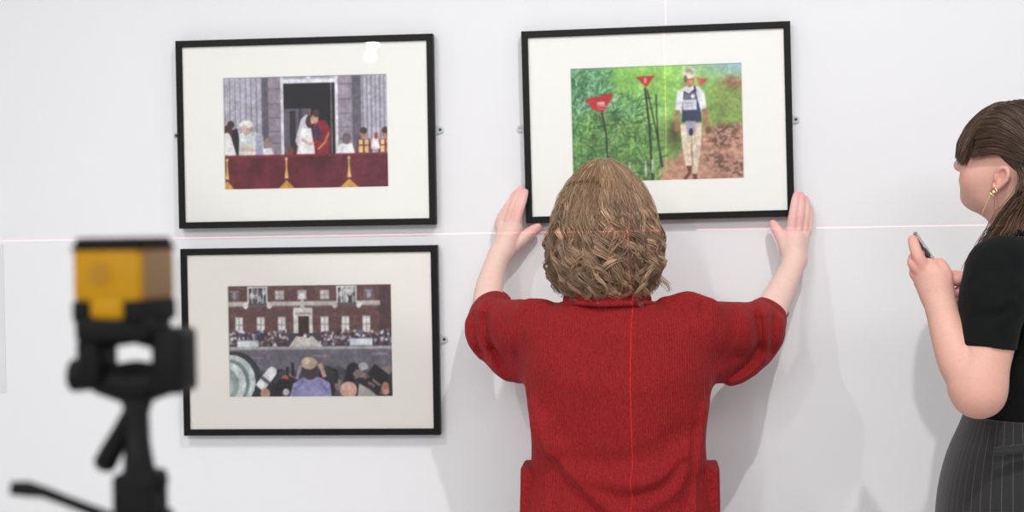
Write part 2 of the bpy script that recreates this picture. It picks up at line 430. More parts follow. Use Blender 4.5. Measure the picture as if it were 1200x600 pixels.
def ink_brick_house():
    k = Ink(); r = np.random.default_rng(8)
    X = lambda x: (x - 46) / 762.; Y = lambda y: (y - 42) / 513.
    n = k.noise(60, 60, 2, 2); k.a[:] = A3(104, 70, 68) + (n[..., None] - .5) * 34
    for y in np.arange(0, .5, .016): k.rect(0, y, 1, y + .003, (78, 52, 54), .5)
    k.mix((k.u > X(745)) * .55, (66, 42, 46)); k.mix((k.u < .02) * .3, (40, 30, 36))
    k.rect(0, Y(118), X(752), Y(142), (196, 188, 184)); k.rect(0, Y(40), X(752), Y(46), (160, 148, 146)); k.rect(0, Y(138), X(752), Y(143), (120, 106, 106))
    def win(x, y, w, h, c=(222, 220, 222)):
        k.rect(X(x - w - 3), Y(y - h - 3), X(x + w + 3), Y(y + h + 3), (126, 98, 94)); k.rect(X(x - w), Y(y - h), X(x + w), Y(y + h), c)
        k.rect(X(x - 1.5), Y(y - h), X(x + 1.5), Y(y + h), (140, 134, 140)); k.rect(X(x - w), Y(y - 1.5), X(x + w), Y(y + 1.5), (140, 134, 140))
        k.rect(X(x - w), Y(y - h), X(x + w), Y(y - h + 7), (190, 188, 194), .5)
    for x in (80, 700): win(x, 92, 19, 22, (96, 88, 98)); k.rect(X(x - 8), Y(78), X(x + 10), Y(104), (176, 176, 184), .7)
    for x in (290, 394, 498): win(x, 90, 20, 20, (198, 190, 190))
    k.oval(X(392), Y(96), .02, .03, (236, 236, 240))
    for x in (190, 602):
        k.rect(X(x - 50), Y(50), X(x + 44), Y(138), (214, 212, 216)); k.rect(X(x - 42), Y(58), X(x + 36), Y(132), (52, 50, 56))
        for i in range(14): k.oval(X(x - 40 + r.random() * 74), Y(66 + r.random() * 62), .012, .03, (r.choice([90, 160, 205, 225]),) * 3, .8)
        for i in (-30, -4, 22): k.rect(X(x + i), Y(54), X(x + i + 4), Y(132), (210, 208, 212))
        k.rect(X(x - 52), Y(126), X(x + 46), Y(142), (90, 84, 92)); k.oval(X(x - 58), Y(136), .016, .03, (222, 218, 216)); k.oval(X(x + 52), Y(136), .016, .03, (222, 218, 216))
    for x in (100, 200, 298, 496, 592, 688): win(x, 224, 17, 36, (226, 222, 224))
    k.rect(X(352), Y(148), X(440), Y(284), (222, 214, 208)); k.poly([(X(350), Y(160)), (X(394), Y(142)), (X(444), Y(160))], (228, 222, 216)); k.rect(X(360), Y(170), X(434), Y(178), (160, 150, 148))
    k.rect(X(374), Y(186), X(424), Y(284), (62, 34, 38)); k.oval(X(394), Y(132), .012, .05, (196, 188, 184))
    k.rect(0, Y(262), 1, Y(322), (62, 58, 68))
    for i in range(420):
        x = r.random(); y = Y(252 + r.random() * 60)
        if X(335) < x < X(480) and y < Y(300) or abs(x - X(394)) < .09: continue
        c = [(40, 38, 48), (196, 180, 178), (150, 110, 104), (92, 96, 130), (222, 222, 226), (120, 60, 64), (70, 64, 74)][r.integers(7)]
        k.oval(x, y, .006 + r.random() * .004, .014, c, .85)
    k.poly([(X(330), Y(322)), (X(362), Y(276)), (X(440), Y(276)), (X(486), Y(322))], (206, 198, 192)); k.rect(X(374), Y(230), X(424), Y(278), (62, 34, 38))
    person_dots(k, X(404), Y(282), .011, (230, 226, 232)); person_dots(k, X(418), Y(284), .010, (70, 60, 90)); person_dots(k, X(264), Y(326), .013, (236, 234, 238)); person_dots(k, X(500), Y(318), .012, (120, 116, 120))
    k.rect(X(90), Y(292), X(188), Y(330), (214, 218, 226)); k.rect(X(610), Y(286), X(714), Y(320), (226, 228, 234)); k.rect(X(90), Y(292), X(188), Y(297), (150, 156, 170)); k.rect(X(610), Y(286), X(714), Y(291), (150, 156, 170))
    k.rect(0, Y(322), 1, Y(338), (176, 170, 176)); k.rect(0, Y(336), 1, Y(346), (112, 106, 116))
    m = k.v > Y(344); n = k.noise(40, 30, 4); k.mix(m * 1., (104, 98, 110)); k.a += m[..., None] * (n[..., None] - .5) * 22
    for x, y in ((175, 374), (470, 366), (745, 358)): k.rect(X(x - 36), Y(y - 4), X(x + 36), Y(y + 3), (160, 152, 160), .6)
    k.mix((k.v > Y(430 + 0)) * np.clip((k.v - Y(415)) * 8, 0, 1), (38, 34, 42))
    for i in range(70):
        x, y = X(230 + r.random() * 560), Y(425 + r.random() * 120)
        k.oval(x, y, .012 + r.random() * .03, .03 + r.random() * .04, [(26, 24, 30), (48, 44, 54), (92, 80, 86), (20, 18, 24), (140, 118, 112), (70, 66, 80)][r.integers(6)], .9, r.random() * 3)
    for x, y in ((320, 415), (345, 395), (600, 412), (545, 430), (470, 425)): k.line([(X(x), Y(y + 60)), (X(x), Y(y))], .016, (24, 22, 28))
    # big lens, smaller lens
    k.oval(X(70), Y(470), .17, .25, (46, 48, 54)); k.oval(X(58), Y(478), .15, .235, (196, 206, 206)); k.oval(X(46), Y(484), .13, .21, (116, 130, 134)); k.oval(X(40), Y(488), .115, .19, (206, 214, 212)); k.oval(X(30), Y(494), .085, .15, (140, 154, 156)); k.oval(X(24), Y(498), .06, .11, (176, 188, 188))
    k.line([(X(188), Y(510)), (X(245), Y(440))], .062, (220, 220, 222)); k.line([(X(212), Y(480)), (X(222), Y(468))], .066, (90, 90, 96)); k.oval(X(248), Y(436), .03, .045, (236, 236, 238), 1, .8); k.oval(X(196), Y(492), .022, .035, (240, 240, 242)); k.oval(X(215), Y(535), .03, .05, (176, 130, 118))
    k.oval(X(308), Y(466), .022, .03, (196, 96, 80)); k.oval(X(300), Y(498), .045, .06, (30, 26, 32)); k.oval(X(312), Y(528), .02, .03, (206, 200, 204))
    k.poly([(X(328), 1), (X(345), Y(490)), (X(390), Y(462)), (X(470), Y(462)), (X(515), Y(488)), (X(524), 1)], (146, 142, 190)); k.line([(X(352), Y(520)), (X(392), Y(480))], .018, (120, 114, 164)); k.line([(X(500), Y(520)), (X(470), Y(486))], .018, (120, 114, 164))
    k.oval(X(424), Y(432), .05, .082, (60, 46, 46)); k.oval(X(420), Y(398), .05, .055, (190, 164, 140)); k.oval(X(408), Y(388), .025, .03, (212, 190, 166)); k.line([(X(470), Y(400)), (X(492), Y(462))], .026, (196, 150, 134)); k.line([(X(380), Y(410)), (X(362), Y(470))], .018, (150, 136, 176))
    k.oval(X(600), Y(520), .052, .075, (206, 160, 144)); k.oval(X(590), Y(505), .03, .035, (222, 182, 166)); k.poly([(X(640), 1), (X(650), Y(490)), (X(700), Y(520)), (X(740), 1)], (176, 168, 166))
    k.line([(X(705), Y(425)), (X(775), Y(480))], .075, (24, 24, 28)); k.oval(X(670), Y(415), .03, .035, (200, 196, 200), .8); k.oval(X(770), Y(515), .025, .06, (186, 130, 116)); k.oval(X(800), Y(500), .02, .12, (46, 40, 46))
    return k.out()

def ink_field():
    k = Ink(); r = np.random.default_rng(5)
    X = lambda x: (x - 42) / 808.; Y = lambda y: (y - 52) / 512.
    n1, n2 = k.noise(10, 8, 1), k.noise(34, 30, 2)
    top, bot = A3(152, 208, 100), A3(120, 168, 80)
    k.a[:] = top + (bot - top) * k.v[..., None] + (n1[..., None] - .5) * 36
    k.mix(np.clip((k.u - .62) * 3, 0, 1) * np.clip(1 - k.v * 5.0, 0, 1), (156, 184, 222))
    k.mix(np.clip((k.u - .60) * 4, 0, 1) * np.clip((k.v - .1) * 8, 0, 1) * .55, (136, 142, 78))
    k.mix(np.clip(1 - np.abs(k.v - .17) * 12, 0, 1) * np.clip((k.u - .84) * 9, 0, 1) * np.clip(n2 * 1.8 - .1, 0, 1), (168, 62, 70)); k.mix(np.clip((k.u - .66) * 4, 0, 1) * (n2 > .56) * np.clip((k.v - .2) * 5, 0, 1) * .4, (92, 104, 58))
    # earth path
    edge = .50 + (.52 - k.v) * .2 + (n2 - .5) * .06
    path = np.clip((k.u - (.86 - (k.v - .42) * .85)) * 12 + (n2 - .5) * 2, 0, 1) * np.clip((k.v - .50) * 22 + (n1 - .5) * 3, 0, 1)
    k.mix(path, A3(190, 142, 120)); k.a += path[..., None] * (n2[..., None] - .5) * 46
    for x, y, w in ((760, 395, 90), (800, 500, 100), (770, 345, 60), (720, 470, 50), (830, 530, 60)):
        d = np.exp(-(((k.u - X(x)) / (w / 808.)) ** 2 + ((k.v - Y(y)) / .05) ** 2)); k.mix(np.clip(d * 1.5, 0, 1) * (k.noise(60, 50, 9) > .5), (112, 78, 66))
    # dark base of the grass on the left
    k.mix(np.clip(1 - k.u * 2.4 + k.v * .1, 0, 1) * .8, (58, 112, 66)); k.mix(np.clip((k.v - .6) * 2, 0, 1) * np.clip((.55 - k.u) * 8, 0, 1) * .8, (58, 84, 50))
    k.mix(np.exp(-(((k.u - .60) / .05) ** 2 + ((k.v - .60) / .12) ** 2)) * .9, (62, 62, 40))
    for i in range(1500):                                         # blades
        x, y = r.random() * .52, r.random() * 1.0
        if x > .30 + .25 * y and r.random() < .85: continue
        if x > .24 and y < .28: continue
        L = .05 + r.random() * .09; ang = r.normal(0, .9); x2, y2 = x + math.sin(ang) * L * .8, y - abs(math.cos(ang)) * L * 1.1
        g = r.random(); lo, hi = (A3(28, 78, 48), A3(170, 226, 176)) if y < .45 else (A3(34, 74, 34), A3(160, 206, 116))
        c = lo + (hi - lo) * g; xm, ym = x + (x2 - x) * .35, y + (y2 - y) * .75
        k.line([(x, y), (xm, ym), (x2, y2)], .0045 + r.random() * .004, c, .8)
    k.mix(np.clip(1 - ((k.u - .35) / .14) ** 2 - ((k.v - .1) / .3) ** 2, 0, 1) * .35, (150, 214, 96))
    # stakes and red triangle markers
    for p, w in (([(190, 250), (208, 350), (212, 470)], 8), ([(395, 150), (412, 330), (420, 560)], 9), ([(405, 160), (440, 330), (470, 500)], 6), ([(445, 180), (448, 330), (462, 500)], 6)):
        k.line([(X(x), Y(y)) for x, y in p], w / 808., (44, 42, 40))
    for x, y, h in ((265, 490, 30), (315, 475, 50), (390, 470, 70), (420, 465, 60)): k.line([(X(x), Y(y + h)), (X(x), Y(y))], .010, (196, 196, 190))
    k.poly([(X(112), Y(192)), (X(246), Y(168)), (X(240), Y(190)), (X(194), Y(254)), (X(150), Y(238))], (196, 40, 44)); k.oval(X(186), Y(212), .026, .016, (226, 170, 168)); k.rect(X(165), Y(222), X(214), Y(227), (220, 150, 150)); k.rect(X(172), Y(234), X(204), Y(238), (214, 130, 130))
    k.poly([(X(354), Y(102)), (X(442), Y(98)), (X(400), Y(150))], (200, 44, 46)); k.rect(X(392), Y(106), X(402), Y(130), (228, 170, 160))
    k.poly([(X(630), Y(110)), (X(686), Y(124)), (X(655), Y(152))], (206, 84, 74))
    # walker in white shirt, padded vest and pale trousers
    k.poly([(X(555), Y(315)), (X(656), Y(312)), (X(648), Y(420)), (X(626), Y(540)), (X(608), Y(540)), (X(606), Y(380)), (X(600), Y(420)), (X(604), Y(500)), (X(578), Y(500)), (X(562), Y(420))], (226, 206, 184)); k.line([(X(606), Y(372)), (X(610), Y(500))], .006, (168, 140, 120))
    k.poly([(X(578), Y(498)), (X(604), Y(498)), (X(600), Y(530)), (X(572), Y(566)), (X(566), Y(552)), (X(588), Y(526))], (104, 56, 44)); k.poly([(X(608), Y(534)), (X(628), Y(534)), (X(628), Y(564)), (X(610), Y(564))], (112, 62, 50))
    k.poly([(X(532), Y(250)), (X(546), Y(170)), (X(585), Y(150)), (X(640), Y(150)), (X(668), Y(172)), (X(680), Y(244)), (X(656), Y(258)), (X(640), Y(300)), (X(572), Y(300)), (X(556), Y(255))], (232, 232, 236))
    k.line([(X(542), Y(254)), (X(538), Y(310)), (X(536), Y(340))], .026, (176, 120, 96)); k.line([(X(668), Y(250)), (X(676), Y(310)), (X(684), Y(345))], .028, (176, 120, 96)); k.oval(X(684), Y(345), .018, .03, (132, 84, 64)); k.oval(X(537), Y(335), .016, .026, (160, 104, 84))
    k.poly([(X(575), Y(170)), (X(600), Y(182)), (X(628), Y(160)), (X(636), Y(200)), (X(652), Y(260)), (X(654), Y(304)), (X(600), Y(312)), (X(562), Y(304)), (X(566), Y(240))], (58, 58, 94)); k.poly([(X(582), Y(178)), (X(604), Y(186)), (X(626), Y(172)), (X(630), Y(206)), (X(570), Y(206))], (104, 104, 130))
    k.rect(X(570), Y(208), X(634), Y(254), (206, 206, 218)); k.rect(X(580), Y(222), X(622), Y(226), (150, 150, 170)); k.rect(X(584), Y(236), X(616), Y(240), (150, 150, 170)); k.oval(X(617), Y(194), .012, .02, (232, 232, 238))
    k.poly([(X(580), Y(302)), (X(628), Y(302)), (X(624), Y(364)), (X(586), Y(364))], (168, 168, 186)); k.oval(X(604), Y(350), .012, .034, (40, 40, 52))
    k.oval(X(602), Y(112), .033, .085, (186, 132, 108)); k.oval(X(602), Y(92), .036, .05, (214, 208, 188)); k.oval(X(596), Y(80), .018, .02, (150, 156, 140)); k.oval(X(614), Y(90), .012, .018, (170, 160, 150)); k.oval(X(584), Y(118), .010, .03, (120, 88, 70)); k.rect(X(592), Y(118), X(618), Y(122), (112, 74, 62))
    k.line([(X(626), Y(150)), (X(630), Y(176))], .010, (40, 40, 60))
    return k.out()

# ------------------------------------------------------------------ the framed pictures
BLACKWOOD = mat('black stained wood', (13, 12, 13), .5, spec=.22, noise=(40, .12))
MATCOLD, MATWARM = mat('mount board', (249, 248, 244), .9, spec=.2, noise=(90, .01)), mat('warm mount board', (247, 243, 237), .9, spec=.2, noise=(90, .01))
PANE = glass_pane('picture glass'); BACK = mat('backing board', (120, 100, 80), .9)
STEEL = mat('zinc plate', (205, 208, 212), .5); SCREW = mat('screw head', (70, 72, 78), .4, metal=.8)
PRINT = mat('printed ink', attr='col', rough=.55, spec=.3)
FW, FH = .62, .4483
def picture(cx, cz, tilt, label, ink, board, screws=(True, True)):
    t = thing('picture_frame', label, 'framed photograph', (cx, 0, cz), 'framed photographs on the gallery wall')
    def put(name, bm=None, m=None, parent=None, me=None, smooth=False):
        me2 = me
        if me2 is None:
            bmesh.ops.recalc_face_normals(bm, faces=bm.faces[:]); me2 = bpy.data.meshes.new(name); bm.to_mesh(me2); bm.free()
        if m: me2.materials.append(m)
        o = bpy.data.objects.new(name, me2); C.objects.link(o); o.parent = parent or t
        return o
    w, h = FW / 2, FH / 2; b = .0012; mw = .0152
    bm = bmesh.new()
    ring_of_rects(bm, [(w, h, -.004), (w, h, -.031 + b), (w - b, h - b, -.031), (w - mw + b, h - mw + b, -.031), (w - mw, h - mw, -.031 + b), (w - mw, h - mw, -.0265), (w - mw + .004, h - mw + .004, -.0265), (w - mw + .004, h - mw + .004, -.004)])
    put('moulding', bm, BLACKWOOD)
    iw, ih = w - mw + .004, h - mw + .004
    bm = bmesh.new(); box(bm, (-iw, -.026, -ih), (iw, -.0245, ih)); put('glazing', bm, PANE)
    pw, ph = .1965, .132
    bm = bmesh.new(); ring_of_rects(bm, [(iw, ih, -.0215), (iw, ih, -.024), (pw + .0015, ph + .0015, -.024), (pw, ph, -.0215)]); put('mount', bm, board)
    H, W = ink.shape[:2]
    xs = np.linspace(-pw - .003, pw + .003, W); zs = np.linspace(ph + .003, -ph - .003, H)
    Xg, Zg = np.meshgrid(xs, zs); V = np.c_[Xg.ravel(), np.full(Xg.size, -.0212), Zg.ravel()]
    i = np.arange(W * H).reshape(H, W); q = np.stack([i[1:, :-1], i[1:, 1:], i[:-1, 1:], i[:-1, :-1]], -1).reshape(-1, 4)
    me = np_mesh('print', V, quads=q); set_color(me, lin(ink.reshape(-1, 3))); put('print', me=me, m=PRINT)
    bm = bmesh.new(); box(bm, (-iw, -.021, -ih), (iw, -.006, ih)); put('backing_board', bm, BACK)
    for sgn, sc in zip((-1, 1), screws):
        bm = bmesh.new(); y0, y1 = -.0055, -.0035; prof = []
        prof += [(w - .004, -.016), (w + .001, -.014), (w + .0045, -.0085)]
        for a in np.linspace(-80, 80, 11): prof.append((w + .0105 + .0078 * math.cos(math.radians(a)), .0078 * math.sin(math.radians(a))))
        prof += [(w + .0045, .0085), (w + .001, .014), (w - .004, .016)]
        hole = [(w + .0105 + .0026 * math.cos(a), .0026 * math.sin(a)) for a in np.linspace(0, 2 * math.pi, 13)[:-1]]
        for y in (y0, y1):
            o_ = [bm.verts.new((sgn * x, y, z)) for x, z in prof]; i_ = [bm.verts.new((sgn * x, y, z)) for x, z in hole]
            eo = [bm.edges.new((o_[k], o_[(k + 1) % len(o_)])) for k in range(len(o_))]; ei = [bm.edges.new((i_[k], i_[(k + 1) % len(i_)])) for k in range(len(i_))]
            bmesh.ops.triangle_fill(bm, edges=eo + ei, use_beauty=True)
            if y == y0: O0, I0 = o_, i_
        for P, Q in ((O0, o_), (I0, i_)):
            for k in range(len(P)): bm.faces.new((P[k], P[(k + 1) % len(P)], Q[(k + 1) % len(P)], Q[k]))
        pl = put('hanging_plate', bm, STEEL)
        if sc:
            bm = bmesh.new(); x = sgn * (w + .0105)
            tube(bm, [(x, -.002, 0), (x, -.0062, 0), (x, -.0072, 0)], [.0024, .0036, .0026], 14); put('screw', bm, SCREW, pl)
    t.rotation_euler = (0, tilt, 0)
    return t
picture(-.7895, 1.741, 0, 'upper left black-framed photograph of a crowded balcony draped in red cloth', ink_balcony(), MATCOLD)
picture(-.788, 1.5 - .2557, 0, 'lower left black-framed photograph of photographers facing a brick house', ink_brick_house(), MATWARM)
picture(.0413, 1.743, -.0097, 'black-framed photograph of a green field and walker, held by red-cardigan person', ink_field(), MATCOLD, (False, True))
# caption board at the left edge
p0, p1 = at(4, 287, 0), at(4, 460, 0)
bm = bmesh.new(); box(bm, (p0[0] - .34, -.002, p1[2]), (p0[0], 0, p0[2]), .0003)
tag(obj('caption_sign', bm, mat('caption board', (226, 226, 230), .7)), 'pale grey caption board on the wall at the far left edge', 'sign')

# ------------------------------------------------------------------ people: shared head
def frame_of(yaw, pitch=0, roll=0):
    """columns = right, forward, up of a head turned by yaw (0 looks at +y, positive to the left)"""
    f = A3(-math.sin(yaw) * math.cos(pitch), math.cos(yaw) * math.cos(pitch), math.sin(pitch)); r = A3(math.cos(yaw), math.sin(yaw), 0)
    u = np.cross(r, f); cr, sr = math.cos(roll), math.sin(roll)
    return np.stack([cr * r + sr * u, f, -sr * r + cr * u], 1)
def add_head(v, c, Q, s=1.0):
    L = lambda x, y, z: c + Q @ (A3(x, y, z) * s)
    E = lambda p, r, k=.012, op='u': v.ell(L(*p), A3(*r) * s, Q, k * s, op)
    E((0, -.012, .022), (.073, .094, .084))
    E((0, .03, -.032), (.062, .06, .066), .03)
    E((0, .031, -.068), (.047, .046, .032), .03)
    E((0, .060, -.084), (.019, .017, .014), .02)
    for x in (-1, 1):
        E((x * .041, .056, -.032), (.024, .024, .028), .03)
        v.cap(L(x * .008, .086, .022), L(x * .046, .071, .02), .009 * s, .008 * s, .02 * s)
        E((x * .031, .098, .002), (.017, .014, .011), .012, 's')
        E((x * .031, .077, .001), (.0135, .0125, .0125), .003)
        v.cap(L(x * .018, .087, .009), L(x * .044, .078, .008), .0035 * s, .003 * s, .005 * s)
        v.cap(L(x * .019, .087, -.006), L(x * .042, .079, -.006), .003 * s, .003 * s, .005 * s)
        E((x * .0105, .094, -.034), (.0075, .011, .0075), .006)
        # ear: rim, bowl and lobe
        e = lambda p: L(x * (.070 + (p[0] - .070) * .85), -.006 + (p[1] + .008) * .76, -.018 + (p[2] + .004) * .76)
        rim = [(.073, .004, -.022), (.077, .008, -.004), (.080, .002, .016), (.082, -.012, .022), (.083, -.022, .012), (.081, -.022, -.006), (.078, -.014, -.022), (.076, -.005, -.034), (.074, .004, -.03)]
        v.ell(e((.072, -.008, -.004)), A3(.007, .013, .020) * s, Q, .008 * s)
        v.chain([e(p) for p in rim], A3(.0034, .0034, .0036, .0038, .0038, .0038, .0042, .0048, .004) * s, .003 * s, 2)
        v.ell(e((.083, -.004, -.006)), A3(.006, .006, .009) * s, Q, .004 * s, 's')
        v.cap(e((.078, .006, -.012)), e((.079, .004, -.004)), .0032 * s, .0026 * s, .003 * s)
    v.cap(L(0, .088, .01), L(0, .108, -.028), .0065 * s, .0095 * s, .014 * s)
    v.ell(L(0, .106, -.031), A3(.0105, .0105, .009) * s, Q, .008 * s)
    E((0, .082, -.052), (.024, .012, .012), .012)
    E((0, .0885, -.0515), (.02, .0075, .005), .004); E((0, .0860, -.0600), (.018, .008, .0055), .003)
    return L
def face_color(V, c, Q, col, lip, s=1.0):
    q = (V - c) @ Q / s
    m = np.exp(-((q[:, 0] / .02) ** 4 + ((q[:, 1] - .090) / .014) ** 4 + ((q[:, 2] + .056) / .0110) ** 4)); col += (A3(*lip) - col) * m[:, None] * .8
    for x in (-1, 1):
        e = np.sqrt((q[:, 0] - x * .031) ** 2 + (q[:, 2] - .001) ** 2)
        w = (e < .011) & (q[:, 1] > .083) & (np.abs(q[:, 2] - .001) < .006); col[w] = lin((226, 222, 218))
        w = (e < .0055) & (q[:, 1] > .083); col[w] = lin((70, 60, 50))
        m = np.exp(-(((q[:, 0] - x * .031) / .019) ** 4 + ((q[:, 1] - .085) / .02) ** 4 + ((q[:, 2] - .026) / .0045) ** 4)); col += (lin((96, 70, 52)) - col) * m[:, None] * .8
        m = np.exp(-(((q[:, 0] - x * .045) / .024) ** 2 + ((q[:, 1] - .07) / .03) ** 2 + ((q[:, 2] + .035) / .022) ** 2)); col *= 1 + m[:, None] * A3(.06, -.10, -.08)
        m = np.exp(-(((q[:, 0] - x * .08) / .008) ** 2 + ((q[:, 1] + .008) / .02) ** 2 + ((q[:, 2] + .018) / .03) ** 2)); col *= 1 + m[:, None] * A3(.02, -.16, -.12)
    return col
def pink_tips(V, col, tips, r=.02, amt=(.03, -.20, -.14)):
    for p in tips:
        m = np.exp(-((V - p) ** 2).sum(1) / (2 * r * r)); col *= 1 + m[:, None] * A3(*amt)
    return col
SKIN = mat('skin', attr='col', rough=.5, spec=.35, sss=.12, noise=(120, .03), bump=(900, .05, .0005))

# ------------------------------------------------------------------ person in the red cardigan
c1 = at(727, 500, -.37)
P1 = thing('person', 'person with curly light brown hair in a red cardigan, arms raised to hold a picture', 'person', (c1[0], c1[1], 0))
def fingers(v, fl, k=.004):
    for pts, r0, r1 in fl:
        pts = [A3(*p) for p in pts]; n = len(pts); v.chain(pts, np.linspace(r0, r1, n), k, 3)
v = Vol(.0023)
H1 = at(709, 264, -.365); Q1 = frame_of(.06, .10, .02)
add_head(v, H1, Q1, .98)
v.cap(H1 + Q1 @ A3(0, -.02, -.06), at(711, 362, -.385), .052, .058, .03)
TR1 = [(350, 668, 755, -.385, .06), (365, 645, 782, -.38, .075), (392, 630, 808, -.375, .092), (430, 630, 818, -.37, .105), (480, 636, 815, -.37, .108), (540, 640, 812, -.365, .10), (600, 632, 824, -.365, .112), (660, 625, 832, -.365, .12)]
def rows(tab, grow=0.):
    out = []
    for y, xl, xr, Y, b in tab:
        a, c = at(xl, y, Y), at(xr, y, Y); out.append(((a[2] + c[2]) / 2, (a[0] + c[0]) / 2, Y, (c[0] - a[0]) / 2 + grow, b + grow))
    return out
v.loft(rows(TR1), 2.2, .03)
hipz = at(727, 655, -.365)[2]; hx = c1[0]
v.loft([(hipz + .02, hx, -.365, .178, .12), (hipz - .06, hx, -.365, .178, .12), (hipz - .14, hx, -.365, .165, .11)], 2.2, .04)
for s in (-1, 1):
    v.chain([(hx + s * .085, -.365, hipz - .10), (hx + s * .09, -.36, .46), (hx + s * .09, -.37, .28), (hx + s * .092, -.38, .08)], [.082, .052, .05, .034], .03)
    v.cap((hx + s * .092, -.385, .05), (hx + s * .105, -.25, .03), .034, .024, .02)
# left arm and hand
Lsh, Lel = at(645, 394, -.365), at(579, 392, -.215)
v.chain([Lsh, at(610, 394, -.29), Lel], [.05, .045, .040], .03)
v.chain([Lel, at(572, 352, -.155), at(578, 318, -.105), at(586, 297, -.075)], [.041, .0335, .0265, .0235], .02)
v.cap(at(586, 297, -.075), at(597, 272, -.062), .0225, .020, .014)
v.cap(at(589, 292, -.062), at(589, 262, -.04), .017, .015, .014); v.cap(at(594, 294, -.072), at(605, 266, -.06), .016, .013, .014)
fl1 = [([at(603, 268, -.062), at(607, 252, -.060), at(612, 237, -.052), at(615.5, 225, -.042)], .0105, .0076),
       ([at(595, 263, -.056), at(600, 246, -.056), at(606, 231, -.046), at(610.5, 221.5, -.035)], .0105, .0078),
       ([at(588, 261, -.045), at(594, 246, -.044), at(601, 233, -.034), at(605, 226, -.024)], .0100, .0074),
       ([at(583, 264, -.034), at(588, 252, -.03), at(594, 243, -.022), at(598, 238, -.016)], .0088, .0066),
       ([at(600, 290, -.062), at(611, 281, -.058), at(621, 272, -.048), at(630.5, 266, -.036)], .0155, .0088)]
fingers(v, fl1, .003)
# right arm and hand
Rsh, Rel = at(808, 392, -.365), at(888, 390, -.215)
v.chain([Rsh, at(850, 391, -.29), Rel], [.05, .045, .040], .03)
v.chain([Rel, at(907, 357, -.155), at(922, 327, -.105), at(931, 306, -.075)], [.041, .0345, .0275, .0235], .02)
v.cap(at(931, 306, -.075), at(932, 280, -.062), .0225, .022, .014)
v.cap(at(926, 303, -.07), at(924, 276, -.062), .016, .0145, .014); v.cap(at(937, 304, -.062), at(942, 274, -.045), .017, .014, .014)
fl2 = [([at(926.5, 272, -.066), at(929, 255, -.066), at(931.5, 239, -.056), at(933.5, 228, -.045)], .0108, .0078),
       ([at(934.5, 270, -.060), at(937, 253, -.060), at(938.5, 238, -.050), at(938.5, 228.5, -.040)], .0106, .0078),
       ([at(941, 271, -.050), at(943.5, 256, -.050), at(944.5, 243, -.042), at(944, 233, -.030)], .0100, .0074),
       ([at(945.5, 274, -.038), at(948, 263, -.036), at(949, 252, -.028), at(948.5, 244, -.02)], .0088, .0066),
       ([at(922, 295, -.064), at(917, 281, -.062), at(911, 270, -.052), at(905.5, 262, -.038)], .0155, .0088)]
fingers(v, fl2, .003)
me, V = v.mesh('body')
col = np.tile(lin((236, 200, 188)), (len(V), 1))
col = face_color(V, H1, Q1, col, lin((190, 110, 105)), .98)
tips = [f[0][-1] for f in fl1 + fl2]
col = pink_tips(V, col, tips, .013); col = pink_tips(V, col, [fl1[4][0][2], fl2[4][0][2], fl1[0][0][1], fl2[0][0][1], fl1[1][0][1], fl2[1][0][1]], .022, (.01, -.10, -.07))
set_color(me, col); link('body', me, SKIN, P1)

